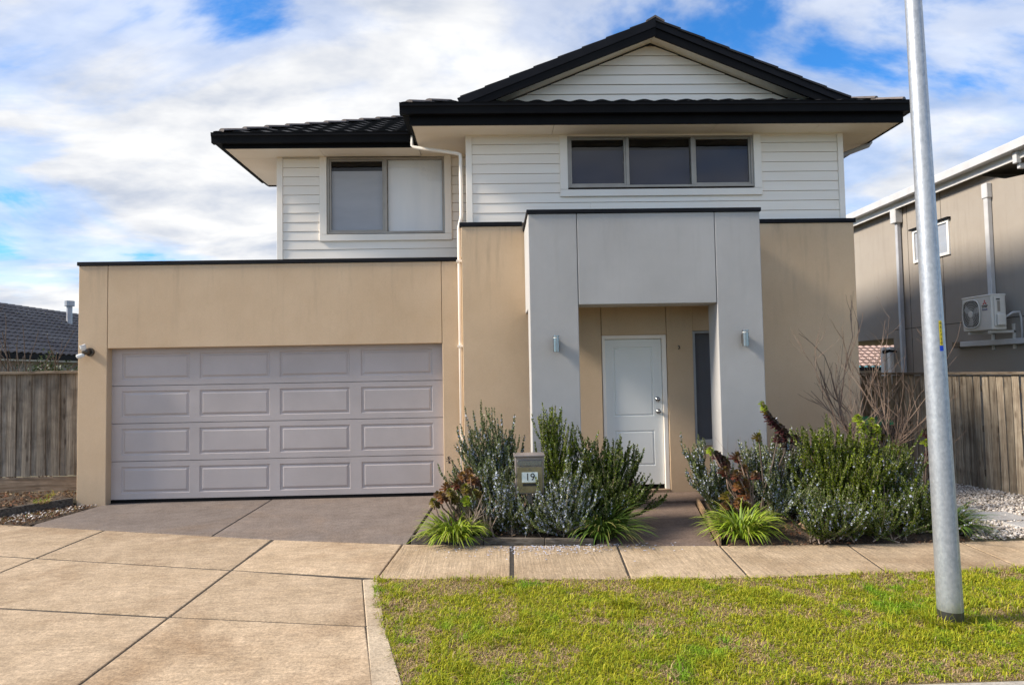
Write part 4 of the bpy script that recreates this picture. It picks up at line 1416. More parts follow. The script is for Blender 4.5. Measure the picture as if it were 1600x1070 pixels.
# ------------------------------------------------------------------ bin in the side passage
bn = thing('wheelie_bin', 'dark wheelie bin with green lid in the side passage', 'bin', (6.0, 10.7, 0))
b = MB()
for z_, hw, hd in ((.08, .20, .22), (.80, .25, .29)):
    b.v += [(6.06 - hw, 10.7 - hd, z_), (6.06 + hw, 10.7 - hd, z_), (6.06 + hw, 10.7 + hd, z_), (6.06 - hw, 10.7 + hd, z_)]
b.f = [(3, 2, 1, 0), (4, 5, 6, 7), (0, 1, 5, 4), (1, 2, 6, 5), (2, 3, 7, 6), (3, 0, 4, 7)]
b.build('body', BINP, bn, bevel=.02, seg=2)
b = MB()
b.v = [(5.79, 10.39, .805), (6.33, 10.39, .805), (6.33, 11.0, .835), (5.79, 11.0, .835), (5.83, 10.44, .875), (6.29, 10.44, .875), (6.29, 10.96, .91), (5.83, 10.96, .91)]
b.f = [(3, 2, 1, 0), (4, 5, 6, 7), (0, 1, 5, 4), (1, 2, 6, 5), (2, 3, 7, 6), (3, 0, 4, 7)]
b.build('lid', GREENP, bn, bevel=.012, seg=2)
for sx_ in (-.2, .2):
    MB().tube([(6.06 + sx_ - .025, 10.95, .09), (6.06 + sx_ + .025, 10.95, .09)], .09, 16).build('wheel', BINP, bn)

# ------------------------------------------------------------------ garden edging
e1 = thing('timber_edging', 'low weathered timber edging along the footpath in front of the letterbox', 'edging', (0, 6.9, 0))
for (a, b_) in (((-.86, 7.02), (-.12, 6.905)), ((-.115, 6.905), (.50, 6.815)), ((.505, 6.812), (.985, 6.755))):
    a, b_ = Vector(a), Vector(b_)
    t_ = (b_ - a).normalized()
    q = Vector((-t_.y, t_.x)) * .045
    MB().prism([a, b_, b_ + q, a + q], -.03, .065 + random.uniform(-.008, .008)).build('board', SLEEPER, e1, bevel=.005)
e2 = thing('timber_edging', 'brown timber edging beside the front path', 'edging', (2.4, 7.6, 0))
for (a, b_) in (((2.20, 6.64), (2.395, 7.6)), ((2.397, 7.605), (2.61, 8.70))):
    a, b_ = Vector(a), Vector(b_)
    t_ = (b_ - a).normalized()
    q = Vector((t_.y, -t_.x)) * .03
    MB().prism([a + q, b_ + q, b_, a], -.03, .075).build('board', EDGET, e2, bevel=.004)
e3 = thing('timber_sleeper', 'grey timber sleeper edging the raised bed beside the garage', 'sleeper', (-6.2, 9.1, 0))
MB().prism([(-6.46, 8.58), (-6.41, 8.56), (-5.80, 9.53), (-5.85, 9.56)], -.05, .115).build('board', SLEEPER, e3, bevel=.006)
MB().prism([(-9.4, 9.40), (-6.47, 8.575), (-6.455, 8.63), (-9.4, 9.46)], -.05, .12).build('board', SLEEPER, e3, bevel=.006)

# stepping stones
for i, (x, y, wx, wy, a, lbl) in enumerate(((5.38, 7.95, .52, .42, .1, 'grey square stepping stone in the gravel farthest from the footpath'),
                                            (5.55, 7.42, .58, .40, -.05, 'grey square stepping stone in the middle of the gravel row'),
                                            (5.72, 6.95, .56, .36, .06, 'grey square stepping stone in the gravel nearest the footpath'))):
    c, s = math.cos(a), math.sin(a)
    q = [(x + c * u_ * wx / 2 - s * v_ * wy / 2, y + s * u_ * wx / 2 + c * v_ * wy / 2) for u_, v_ in ((-1, -1), (1, -1), (1, 1), (-1, 1))]
    tag(MB().prism(q, -.02, .042).build('stepping_stone', PAVE, bevel=.01, seg=2), lbl, 'stepping stone', 'stepping stones in the gravel')

# ------------------------------------------------------------------ planting
def mixcol(n, cols, seed):
    rs = np.random.default_rng(seed)
    c = np.array(cols)
    i = rs.integers(0, len(c), n)
    j = rs.integers(0, len(c), n)
    t_ = rs.random((n, 1))
    return c[i] * t_ + c[j] * (1 - t_)


RG = [(.055, .09, .008), (.12, .17, .012), (.20, .255, .018), (.27, .32, .03), (.08, .12, .012)]
RG_DARK = [(.035, .062, .008), (.075, .115, .010), (.14, .185, .016), (.05, .08, .010)]
RG_SILV = [(.06, .09, .02), (.14, .18, .05), (.26, .29, .14), (.085, .125, .02)]
FLW = [(.46, .50, .68), (.60, .63, .78), (.42, .46, .62), (.70, .73, .82)]


def rosemary(label, center, stems, seed, cols=RG, flower=.4, side=4, needle=.025, dens=1.0, kids=(.14, .34)):
    """stems: (base dx, dy, tip dx, dy, height) groups given as (n, bx, by, spread, tx, ty, tspread, hmin, hmax, bend)"""
    rs = np.random.default_rng(seed)
    cx_, cy_ = center
    t0, ctrl, t1, wood = [], [], [], []
    for (n, bx, by, sp0, tx, ty, tsp, h0, h1, bend) in stems:
        B0 = np.stack([bx + rs.normal(0, sp0, n), by + rs.normal(0, sp0, n), np.full(n, .02)], -1)
        h = rs.uniform(h0, h1, n)
        T1 = np.stack([tx + rs.normal(0, tsp, n), ty + rs.normal(0, tsp * .8, n), h], -1)
        mid = B0 * (1 - bend) + T1 * bend
        mid[:, 2] = h * rs.uniform(.25, .5, n)
        mid[:, :2] += rs.normal(0, .03, (n, 2))
        t0.append(B0), ctrl.append(mid), t1.append(T1)
    A, Bc, Cc = np.concatenate(t0), np.concatenate(ctrl), np.concatenate(t1)
    nm = len(A)
    bez = lambda a, b, c, t_: (1 - t_) ** 2 * a + 2 * t_ * (1 - t_) * b + t_ ** 2 * c
    # side shoots leave the main stems and turn upwards
    i = np.repeat(np.arange(nm), side)
    ts = rs.uniform(.3, .9, len(i))[:, None]
    S0 = bez(A[i], Bc[i], Cc[i], ts)
    tang = unit(2 * (1 - ts) * (Bc[i] - A[i]) + 2 * ts * (Cc[i] - Bc[i]))
    ln_ = rs.uniform(kids[0], kids[1], (len(i), 1))
    az = rs.uniform(0, 2 * np.pi, len(i))
    out = np.stack([np.cos(az), np.sin(az), np.zeros_like(az)], -1)
    S2 = S0 + tang * ln_ * .75 + out * ln_ * rs.uniform(.12, .5, (len(i), 1)) + np.array([0, 0, 1]) * ln_ * .35
    S1 = S0 + tang * ln_ * .3 + out * ln_ * .35
    A2, B2, C2_ = np.concatenate([A, S0]), np.concatenate([Bc, S1]), np.concatenate([Cc, S2])
    L = np.linalg.norm(C2_ - A2, axis=-1)
    start = np.concatenate([np.full(nm, .2), np.full(len(i), .05)])
    off = np.array([cx_, cy_, 0])
    # wood
    K = 7
    tt = np.linspace(0, 1, K)[None, :, None]
    P = bez(A2[:, None], B2[:, None], C2_[:, None], tt) + off
    rad = np.concatenate([np.full(nm, .006), np.full(len(i), .0028)])[:, None] * np.linspace(1, .35, K)[None]
    V, Q = np_tubes(P, rad, 4)
    o = thing('rosemary_shrub', label, 'shrub', (cx_, cy_, 0), 'flowering rosemary shrubs')
    tag(np_quads('branches', V, Q, BARK, o), kind='stuff')
    # needles
    cnt = np.maximum((L * (1 - start) / .0105 * 4.6 * dens).astype(int), 6)
    s = np.repeat(np.arange(len(A2)), cnt)
    t_ = start[s] + (1 - start[s]) * rs.random(len(s))
    t_ = t_[:, None]
    p = bez(A2[s], B2[s], C2_[s], t_) + off
    tg = unit(2 * (1 - t_) * (B2[s] - A2[s]) + 2 * t_ * (C2_[s] - B2[s]))
    rd = unit(rs.normal(0, 1, (len(s), 3)))
    rd = unit(rd - tg * (rd * tg).sum(-1, keepdims=True))
    up = rs.uniform(.55, 1.3, (len(s), 1))
    dr = unit(tg * up + rd)
    ln2 = needle * rs.uniform(.6, 1.15, (len(s), 1)) * (1.0 - .45 * np.clip((t_ - .8) / .2, 0, 1))
    sd_ = unit(np.cross(dr, rs.normal(0, 1, (len(s), 3))))
    P = np.stack([p, p + dr * ln2 * .55, p + dr * ln2], 1)
    W_ = np.tile(np.array([[.0022, .0046, .0010]]), (len(s), 1)) * (needle / .022)
    V, Q = ribbons(P, sd_, W_)
    shoot_tint = rs.uniform(.75, 1.3, (len(A2), 1))[s]
    C = mixcol(len(s), cols, seed + 1) * shoot_tint
    C = np.repeat(C, 6, 0)
    tag(np_quads('foliage', V, Q, LEAF, o, C), kind='stuff')
    # flowers sit among the upper needles of some shoots
    fl_sh = rs.random(len(A2)) < flower
    fs = s[fl_sh[s]]
    ft = t_[fl_sh[s]][:, 0]
    keep = (rs.random(len(fs)) < .10 + .16 * flower) & (ft < .96) & (ft > .25)
    fp_ = p[fl_sh[s]][keep] + dr[fl_sh[s]][keep] * .010
    n = len(fp_)
    if n:
        d1 = unit(rs.normal(0, 1, (n, 3)))
        d2 = unit(np.cross(d1, rs.normal(0, 1, (n, 3))))
        r_ = rs.uniform(.005, .0105, (n, 1))
        P = np.stack([fp_ - d1 * r_, fp_, fp_ + d1 * r_], 1)
        W_ = np.tile(np.array([[.45, 1.0, .45]]), (n, 1)) * r_
        V, Q = ribbons(P, d2, W_)
        tag(np_quads('flowers', V, Q, PETAL, o, np.repeat(mixcol(n, FLW, seed + 2), 6, 0)), kind='stuff')
    return o


def strappy(label, center, n, Lmin, Lmax, seed, cols, spread=.12, flop=1.0, z=.03, bias=(0, 0)):
    rs = np.random.default_rng(seed)
    az = rs.uniform(0, 2 * np.pi, n)
    r_ = spread * np.sqrt(rs.random(n))
    L = rs.uniform(Lmin, Lmax, n)
    el = rs.uniform(R(38), R(88), n)
    K = 7
    P = np.zeros((n, K, 3))
    P[:, 0] = np.stack([center[0] + r_ * np.cos(az), center[1] + r_ * np.sin(az), np.full(n, z)], -1)
    az2 = az + rs.normal(0, .35, n)
    h = np.stack([np.cos(az2) + bias[0], np.sin(az2) + bias[1]], -1)
    for k in range(1, K):
        P[:, k, :2] = P[:, k - 1, :2] + h * (np.cos(el) * L / (K - 1))[:, None]
        P[:, k, 2] = np.maximum(P[:, k - 1, 2] + np.sin(el) * L / (K - 1), z + .01)
        el = el - rs.uniform(.18, .42, n) * flop
    S = np.stack([-h[:, 1], h[:, 0], rs.normal(0, .2, n)], -1)
    S = unit(S)
    W_ = rs.uniform(.005, .0085, (n, 1)) * np.array([[.7, 1, 1.05, 1, .85, .55, .08]])
    V, Q = ribbons(P, S, W_)
    o = thing('strappy_plant', label, 'plant', (center[0], center[1], 0), 'strappy leaf clumps edging the beds')
    C = np.repeat(mixcol(n, cols, seed + 3), K * 2, 0)
    tip = np.tile(np.repeat(np.linspace(0, 1, K), 2), n)[:, None] ** 4
    dry = np.repeat(rs.random(n) < .25, K * 2)[:, None]
    C = C * (1 - tip * dry * .8) + np.array([.34, .25, .10]) * tip * dry * .8
    tag(np_quads('leaves', V, Q, LEAF, o, C), kind='stuff')
    return o


SG = [(.15, .24, .012), (.25, .36, .02), (.36, .46, .03), (.10, .17, .015), (.33, .38, .06)]
SGD = [(.05, .10, .015), (.09, .16, .02), (.13, .21, .03), (.06, .10, .02)]


def rosette(parent, c, axis, rad, cols, seed, nl=44):
    rs = np.random.default_rng(seed)
    axis = np.array(Vector(axis).normalized())
    u_ = unit(np.cross(axis, [0.3, .7, .2]))
    w_ = np.cross(axis, u_)
    k = np.arange(nl)
    a = k * 2.39996
    f = (k + .5) / nl
    tilt = R(112) * f ** .8           # inner leaves stand up, outer lie flat
    rdir = np.cos(a)[:, None] * u_ + np.sin(a)[:, None] * w_
    dr = np.cos(tilt)[:, None] * axis + np.sin(tilt)[:, None] * rdir
    L = rad * (.35 + .65 * f)[:, None] * rs.uniform(.85, 1.1, (nl, 1))
    nrm_ = unit(np.cos(tilt)[:, None] * rdir - np.sin(tilt)[:, None] * axis)
    p0 = np.array(c) - axis * rad * .75 * f[:, None]
    P = np.stack([p0, p0 + dr * L * .5 + nrm_ * L * -.02, p0 + dr * L * .85, p0 + dr * L - nrm_ * L * .06], 1)
    S = unit(np.cross(dr, nrm_))
    W_ = L * np.array([[.12, .22, .25, .05]])
    V, Q = ribbons(P, S, W_)
    ci, co = np.array(cols[0]), np.array(cols[1])
    C = ci * (1 - f[:, None]) ** 1.3 + co * (1 - (1 - f[:, None]) ** 1.3)
    C = C * rs.uniform(.75, 1.25, (nl, 1))
    np_quads('rosette', V, Q, LEAF, parent, np.repeat(C, 8, 0))


RED = ((.14, .11, .025), (.075, .018, .014))
RUST = ((.24, .15, .03), (.125, .042, .018))
PURP = ((.05, .045, .015), (.045, .012, .016))
LIME = ((.30, .36, .02), (.20, .26, .02))
OLIV = ((.20, .20, .02), (.11, .07, .014))


def aeonium(label, base, heads, seed, stem=TWIG, nm='succulent', chain=0):
    """heads: (x, y, z, radius, colours)"""
    rs = random.Random(seed)
    o = thing(nm, label, 'succulent', (base[0], base[1], 0), 'branching succulents in the beds')
    b = MB()
    if chain:
        b.tube([(base[0], base[1], .02), (base[0] + .12, base[1], .5)] + [h[:3] for h in heads[:chain]][::-1], .012, 6)
    for (x, y, z_, rad, cols) in heads[chain:]:
        p0 = Vector((base[0] + rs.uniform(-.06, .06), base[1] + rs.uniform(-.06, .06), .02))
        p3 = Vector((x, y, z_))
        p1 = p0.lerp(p3, .35) + Vector((rs.uniform(-.06, .06), rs.uniform(-.05, .05), -.05))
        p2 = p0.lerp(p3, .75) + Vector((rs.uniform(-.05, .05), rs.uniform(-.04, .04), -.06))
        pts_ = [p0, p0.lerp(p1, .5), p1, p2, p3]
        b.tube(pts_, [.014, .013, .011, .009, .008], 6)
    tag(b.build('stems', stem, o, smooth=True), kind='stuff')
    for i, (x, y, z_, rad, cols) in enumerate(heads):
        rosette(o, (x, y, z_), (rs.uniform(-.4, .4), rs.uniform(-1.0, -.35), 1), rad, cols, seed * 50 + i)
    return o


def twigs(name, label, cat, base, n0, H, seed, mat, lean=.35, depth=4, r0=.007, bias=(0, 0), spread0=.05, group=None, kink=.12):
    rs = random.Random(seed)
    o = thing(name, label, cat, (base[0], base[1], 0), group)
    b = MB()

    def grow(p, dr, L, r_, lev):
        pts_, q, dd = [p], p.copy(), dr.copy()
        k = 4
        for i in range(k):
            dd = (dd + Vector((rs.gauss(0, kink), rs.gauss(0, kink), rs.gauss(.06, .06)))).normalized()
            q = q + dd * (L / k)
            pts_.append(q.copy())
        b.tube(pts_, [r_ * (1 - .5 * i / k) for i in range(k + 1)], 4 if lev else 5, False)
        if lev < depth:
            for j in range(rs.choice((2, 3, 3))):
                t_ = rs.randint(1, k)
                nd = (dd + Vector((rs.gauss(0, .42), rs.gauss(0, .42), rs.gauss(.1, .25)))).normalized()
                grow(pts_[t_].copy(), nd, L * rs.uniform(.5, .8), r_ * .6, lev + 1)

    for i in range(n0):
        a = rs.uniform(0, 2 * math.pi)
        d_ = Vector((math.cos(a) * lean * rs.random() + bias[0], math.sin(a) * lean * rs.random() + bias[1], 1)).normalized()
        grow(Vector((base[0] + rs.gauss(0, spread0), base[1] + rs.gauss(0, spread0), base[2] if len(base) > 2 else 0)), d_, H * rs.uniform(.38, .52), r0 * rs.uniform(.7, 1.1), 0)
    tag(b.build('branches', mat, o), kind='stuff')
    return o


# --- left bed
rosemary('tall rosemary with pale blue flowers left of the letterbox', (.0, 7.55),
         [(20, 0, 0, .08, -.26, 0, .11, .75, 1.36, .2), (20, .05, 0, .09, .02, .05, .11, .85, 1.34, .3), (22, .02, -.1, .10, .0, -.28, .16, .3, .85, .5),
          (12, 0, 0, .06, -.40, -.1, .07, .35, .80, .5), (10, .1, .1, .06, .25, .18, .07, .7, 1.26, .3), (16, 0, -.2, .14, .05, -.36, .18, .15, .45, .5)], 11, RG_SILV, .7, 4, .025)
rosemary('upright bright green rosemary just right of the letterbox', (.66, 7.62),
         [(22, 0, 0, .06, .0, .05, .08, .9, 1.36, .3), (20, .05, 0, .07, .24, .0, .12, .6, 1.15, .3), (22, .0, -.1, .08, .05, -.36, .16, .3, .85, .5), (14, 0, -.25, .12, 0, -.45, .16, .15, .45, .5)], 12, RG, .3, 4, .026)
rosemary('broad dark green rosemary closest to the front path', (1.14, 7.6),
         [(28, 0, 0, .09, -.02, .0, .16, .6, 1.02, .3), (24, .05, 0, .09, .24, .0, .13, .45, .92, .35), (16, .05, -.05, .08, .36, -.15, .10, .25, .62, .6), (24, 0, -.1, .12, .0, -.32, .18, .15, .62, .5), (3, .1, 0, .05, .52, .05, .03, .68, .78, .6),
          (16, 0, -.3, .14, .02, -.42, .2, .12, .4, .4)],
         13, RG_DARK, .14, 4, .026, 1.1)
rosemary('low rosemary thick with pale flowers in front of the letterbox', (.72, 7.02),
         [(14, 0, 0, .06, .02, -.03, .12, .35, .68, .3), (10, 0, 0, .06, -.18, -.04, .07, .2, .5, .5), (12, .03, 0, .06, .2, -.06, .09, .2, .5, .4), (10, 0, -.05, .1, .0, -.13, .14, .1, .3, .4)], 14, RG_SILV, .8, 4, .022)
rosemary('small pale flowered rosemary at the letterbox post', (.17, 7.16),
         [(16, 0, 0, .05, -.05, -.02, .07, .3, .60, .3), (8, 0, 0, .04, -.2, -.06, .06, .2, .5, .5), (14, .15, -.05, .08, .2, -.12, .12, .15, .36, .4)], 15, RG_SILV, .8, 4, .022)
aeonium('rusty red branching succulent beside the driveway', (-.22, 7.22),
        [(-.64, 7.15, .40, .075, OLIV), (-.55, 7.1, .48, .08, RUST), (-.50, 7.2, .56, .075, RUST), (-.42, 7.12, .45, .08, OLIV), (-.38, 7.15, .60, .08, RED), (-.30, 7.1, .55, .08, OLIV),
         (-.33, 7.2, .66, .08, RUST), (-.24, 7.15, .64, .08, RUST), (-.20, 7.1, .50, .07, OLIV), (-.15, 7.2, .60, .07, RUST), (-.46, 7.05, .52, .07, OLIV), (-.28, 7.05, .44, .07, LIME), (-.6, 7.2, .47, .07, RED),
         (-.26, 7.25, .70, .07, RUST), (-.45, 7.2, .50, .07, RED)], 31)
twigs('dead_shrub', 'tangle of bare grey branches behind the left strappy clump', 'shrub', (-.12, 7.10), 12, .62, 33, BARK, .6, 2, .012, (-.1, -.1), .08)
sh = twigs('dry_flower_stalk', 'tall dark seed head rising by the garage door', 'plant', (-.42, 7.25), 1, 1.35, 34, TWIGD, .05, 0, .006, (-.04, 0), .01, kink=.04)
rosette(sh, (-.475, 7.25, .83), (0, -.2, 1), .055, ((.09, .07, .05), (.05, .035, .03)), 977, 16)
strappy('bright green strappy clump at the driveway corner of the bed', (-.42, 7.02), 380, .26, .46, 41, SG, .15, 1.0)
strappy('dark green strappy clump at the left edge of the front path', (1.10, 6.95), 330, .32, .56, 42, SGD, .14, .85, bias=(.1, -.1))
aeonium('dark purple succulent heads above the path side rosemary', (1.4, 7.5), [(1.50, 7.4, .52, .06, PURP), (1.57, 7.45, .47, .06, PURP), (1.46, 7.4, .42, .06, PURP), (1.63, 7.42, .40, .055, PURP)], 35)

# --- right bed
rosemary('arching rosemary leaning out over the front path', (2.62, 7.75),
         [(10, 0, 0, .04, -.30, -.05, .035, .72, .86, .75), (12, 0, 0, .05, -.18, -.05, .07, .3, .62, .6), (10, 0, 0, .05, .05, 0, .08, .4, .7, .4)], 16, RG_SILV, .65, 5, .023)
rosemary('rosemary with dense pale blue flowers right of the front path', (3.22, 7.75),
         [(24, 0, 0, .08, .0, .0, .14, .6, 1.0, .3), (16, .05, 0, .08, .30, -.05, .11, .55, .90, .4), (18, .05, -.05, .08, .30, -.3, .14, .3, .65, .6), (14, 0, 0, .08, -.2, -.05, .1, .4, .8, .5), (20, 0, -.2, .14, .05, -.4, .22, .15, .5, .5)], 17, RG_SILV, .75, 4, .024)
rosemary('large green rosemary with sweeping upright shoots near the pole', (3.78, 7.45),
         [(34, 0, 0, .12, .0, .0, .17, .70, 1.0, .3), (34, .1, 0, .12, .40, .05, .16, .6, .95, .35), (30, .05, -.1, .12, .15, -.32, .24, .3, .8, .5), (16, 0, 0, .08, -.25, -.1, .10, .5, .95, .5), (26, .1, -.3, .2, .1, -.48, .28, .12, .45, .4)],
         18, [(.07, .10, .006), (.13, .175, .010), (.21, .26, .014), (.055, .08, .008)], .10, 4, .027, 1.1)
rosemary('low trailing rosemary mat at the footpath edge', (3.25, 6.63),
         [(18, -.05, 0, .08, -.10, -.04, .10, .14, .36, .4), (22, .15, 0, .10, .22, -.06, .14, .12, .32, .4), (18, .5, .05, .12, .60, -.02, .16, .1, .30, .4), (10, .8, .05, .1, .9, 0, .12, .1, .3, .4)], 19, RG_DARK, .35, 4, .021)
rosemary('rosemary with scattered blue flowers left of the pole', (4.35, 7.55),
         [(20, 0, 0, .1, -.1, -.1, .14, .5, .86, .4), (20, 0, -.05, .1, .1, -.2, .16, .3, .7, .5), (14, .1, .1, .1, .3, .1, .12, .5, .82, .4), (18, 0, -.25, .16, 0, -.4, .22, .15, .45, .4)], 20, RG_DARK, .4, 4, .024)
rosemary('dark low rosemary in the shade beside the gravel', (4.40, 6.84),
         [(20, 0, 0, .10, .0, -.05, .15, .15, .42, .4), (14, .1, 0, .08, -.3, -.05, .12, .12, .34, .4)], 21, RG_DARK, .2, 4, .022)
aeonium('dark red branching succulent with a lime green crown by the entry pillar', (3.05, 7.55),
        [(3.08, 7.6, 1.34, .045, LIME), (3.09, 7.6, 1.30, .055, LIME), (3.11, 7.6, 1.26, .055, OLIV), (3.13, 7.6, 1.22, .06, PURP), (3.155, 7.6, 1.18, .065, PURP), (3.185, 7.6, 1.145, .07, PURP), (3.22, 7.6, 1.11, .075, PURP), (3.26, 7.58, 1.07, .08, PURP), (3.30, 7.57, 1.02, .085, PURP), (3.33, 7.56, .96, .085, PURP), (3.34, 7.55, .88, .08, PURP), (3.0, 7.55, .98, .075, OLIV), (3.2, 7.5, .96, .07, PURP), (3.4, 7.5, .95, .075, PURP)], 36, TWIGD, chain=11)
aeonium('rust red succulent with many heads at the path edging', (2.78, 7.3),
        [(2.36, 7.3, .86, .055, LIME), (2.43, 7.3, .82, .07, PURP), (2.50, 7.3, .76, .08, PURP), (2.54, 7.3, .72, .08, RED), (2.50, 7.25, .65, .08, RED), (2.66, 7.3, .80, .085, RED), (2.74, 7.3, .66, .075, RUST), (2.62, 7.2, .50, .08, RUST),
         (2.72, 7.25, .52, .07, RUST), (2.48, 7.15, .40, .08, OLIV), (2.58, 7.1, .34, .08, RUST), (2.44, 7.1, .30, .075, RED), (2.82, 7.25, .60, .07, RED), (2.52, 7.1, .24, .08, OLIV), (2.66, 7.1, .30, .07, OLIV), (2.60, 7.2, .62, .08, RED), (2.70, 7.2, .42, .08, RUST)], 37)
aeonium('lime green succulent heads in front of the dark fence', (4.55, 8.1),
        [(4.45, 8.1, 1.12, .075, LIME), (4.46, 8.05, 1.05, .07, LIME), (4.50, 8.05, .98, .07, LIME), (4.62, 8.1, 1.08, .075, LIME), (4.64, 8.05, 1.0, .075, LIME), (4.66, 8.05, .93, .07, LIME), (4.58, 8.0, .84, .07, LIME), (4.72, 8.0, .74, .07, LIME), (4.75, 8.1, .88, .07, OLIV),
         (4.50, 8.0, .72, .07, OLIV), (4.8, 8.0, .62, .07, LIME), (4.85, 8.0, .75, .08, OLIV), (4.9, 8.0, .55, .08, OLIV), (4.7, 7.95, .5, .08, OLIV)], 38, TWIGD)
aeonium('purple and lime succulent against the fence right of the pole', (5.15, 7.95),
        [(5.16, 7.9, .95, .08, PURP), (5.24, 7.9, .88, .08, PURP), (5.12, 7.85, .84, .06, LIME), (5.26, 7.85, .80, .06, LIME), (5.2, 7.85, .72, .08, PURP), (5.14, 7.8, .62, .08, PURP), (5.26, 7.8, .56, .08, PURP), (5.2, 7.8, .46, .075, OLIV)], 39, TWIGD)
strappy('bright green strappy clump at the corner of the front path', (2.52, 6.86), 380, .28, .50, 43, SG, .15, 1.0)
strappy('green strappy clump at the foot of the pole side bed', (4.62, 6.84), 300, .28, .48, 44, SGD, .14, .95, bias=(.1, -.1))
twigs('bare_shrub', 'leafless reddish shrub rising against the house corner and fence', 'shrub', (4.78, 8.3), 10, 2.5, 51, TWIG, .36, 3, .016, (0, 0), .13, kink=.09)
twigs('bare_shrub', 'leafless twiggy shrub in front of the dark fence beside the pole', 'shrub', (5.2, 8.6), 7, 1.8, 52, TWIG, .4, 3, .014, (.06, 0), .12, kink=.09)
twigs('dry_bush', 'fluffy pinkish dried bush against the tan wall', 'shrub', (4.0, 8.4), 110, 1.15, 53, STRAW, .22, 1, .004, (0, 0), .08, kink=.06)
twigs('dry_bush', 'wispy dried stalks in front of the right entry pillar', 'shrub', (2.95, 8.0), 26, 1.15, 54, TWIG, .25, 1, .003, (0, 0), .09, kink=.06)
twigs('fallen_branch', 'pale bare branch bending out of the big rosemary', 'branch', (4.02, 7.1), 3, .85, 55, BARK, .5, 1, .010, (.3, -.15), .05)

# --- left side: twiggy shrub and hedges beyond the fence
twigs('bare_tree', 'thin leafless tree behind the left fence', 'tree', (-8.0, 11.2), 15, 3.2, 61, TWIGD, .30, 2, .024, (0, 0), .22, kink=.06)


def bush(name, label, c, rx, ry, rz, n, seed, cols, leaf=.05):
    rs = np.random.default_rng(seed)
    o = thing(name, label, 'shrub', (c[0], c[1], 0))
    v = unit(rs.normal(0, 1, (n, 3))) * (rs.random((n, 1)) ** .33)
    v *= 1 + .25 * np.sin(v[:, :1] * 7 + seed) * np.cos(v[:, 1:2] * 6)
    p = v * np.array([rx, ry, rz]) + np.array(c)
    d1 = unit(rs.normal(0, 1, (n, 3)) + v * .5)
    d2 = unit(np.cross(d1, rs.normal(0, 1, (n, 3))))
    L = leaf * rs.uniform(.6, 1.3, (n, 1))
    P = np.stack([p, p + d1 * L * .5, p + d1 * L], 1)
    V, Q = ribbons(P, d2, L * np.array([[.05, .25, .03]]))
    tag(np_quads('foliage', V, Q, LEAF, o, np.repeat(mixcol(n, cols, seed), 6, 0)), kind='stuff')
    b = MB()
    for i in range(5):
        a = i * 1.26
        b.tube([(c[0] + .05 * math.cos(a), c[1] + .05 * math.sin(a), -.05), (c[0] + rx * .5 * math.cos(a), c[1] + ry * .5 * math.sin(a), c[2] + rz * .4)], [.02, .008], 5)
    tag(b.build('branches', BARK, o), kind='stuff')


DKG = [(.025, .045, .012), (.04, .07, .016), (.06, .09, .02)]
bush('leafy_shrub', 'dark green shrub top behind the left fence nearer the bare tree', (-7.75, 12.0, 1.3), .55, .5, .80, 9000, 71, DKG)
bush('leafy_shrub', 'dark green shrub top between the left fence and garage wall', (-7.0, 12.0, 1.25), .42, .45, .80, 7000, 72, DKG)

# ------------------------------------------------------------------ gravel, litter, weeds
def pebbles(name, pts_, zs_, size, seed, cols, label):
    rs = np.random.default_rng(seed)
    n = len(pts_)
    base = np.array([(1, 0, 0), (0, 1, 0), (-1, 0, 0), (0, -1, 0), (0, 0, 1), (0, 0, -1)], float)
    s = size * rs.uniform(.5, 1.25, (n, 1, 1)) * rs.uniform(.6, 1.2, (n, 1, 3)) * np.array([1, 1, .6])
    a = rs.uniform(0, 2 * np.pi, n)
    c, si = np.cos(a), np.sin(a)
    v = base[None] * s + rs.normal(0, .12, (n, 6, 3)) * size
    vx = v[..., 0] * c[:, None] - v[..., 1] * si[:, None]
    vy = v[..., 0] * si[:, None] + v[..., 1] * c[:, None]
    v = np.stack([vx, vy, v[..., 2]], -1) + np.concatenate([pts_, zs_[:, None]], -1)[:, None]
    f = np.array([(0, 1, 4), (1, 2, 4), (2, 3, 4), (3, 0, 4), (1, 0, 5), (2, 1, 5), (3, 2, 5), (0, 3, 5)])
    Q = (np.arange(n)[:, None, None] * 6 + f[None]).reshape(-1, 3)
    o = np_quads(name, v.reshape(-1, 3), Q, STONE, None, np.repeat(mixcol(n, cols, seed), 6, 0))
    return tag(o, label, 'gravel', kind='stuff')


def inpoly(P, X, Y):
    ins = np.zeros(X.shape, bool)
    j = len(P) - 1
    for i in range(len(P)):
        xi, yi = P[i]
        xj, yj = P[j]
        ins ^= ((yi > Y) != (yj > Y)) & (X < (xj - xi) * (Y - yi) / (yj - yi + 1e-12) + xi)
        j = i
    return ins


def scatter(P, n, seed):
    rs = np.random.default_rng(seed)
    A = np.array(P)
    x = rs.uniform(A[:, 0].min(), A[:, 0].max(), n * 3)
    y = rs.uniform(A[:, 1].min(), A[:, 1].max(), n * 3)
    k = inpoly(P, x, y)
    return np.stack([x[k], y[k]], -1)[:n]


GC = [(.50, .45, .40), (.62, .57, .52), (.38, .33, .29), (.70, .66, .62), (.42, .36, .30), (.30, .26, .23)]
q = scatter([(4.7, 6.53), (7.15, 6.54), (6.9, 8.3), (6.05, 12), (5.25, 12), (5.25, 9.4), (4.85, 9.2)], 15000, 5)
pebbles('gravel', q, np.random.default_rng(2).uniform(.005, .035, len(q)), .021, 5, GC, 'pale pebble gravel beside the right fence')
q = scatter([(-6.30, 8.55), (-5.75, 8.42), (-5.43, 9.52), (-5.80, 9.50), (-6.25, 8.75)], 230, 6)
pebbles('gravel', q, np.random.default_rng(3).uniform(.0, .03, len(q)), .018, 6, GC, 'sparse pale pebbles between the sleeper and the driveway')


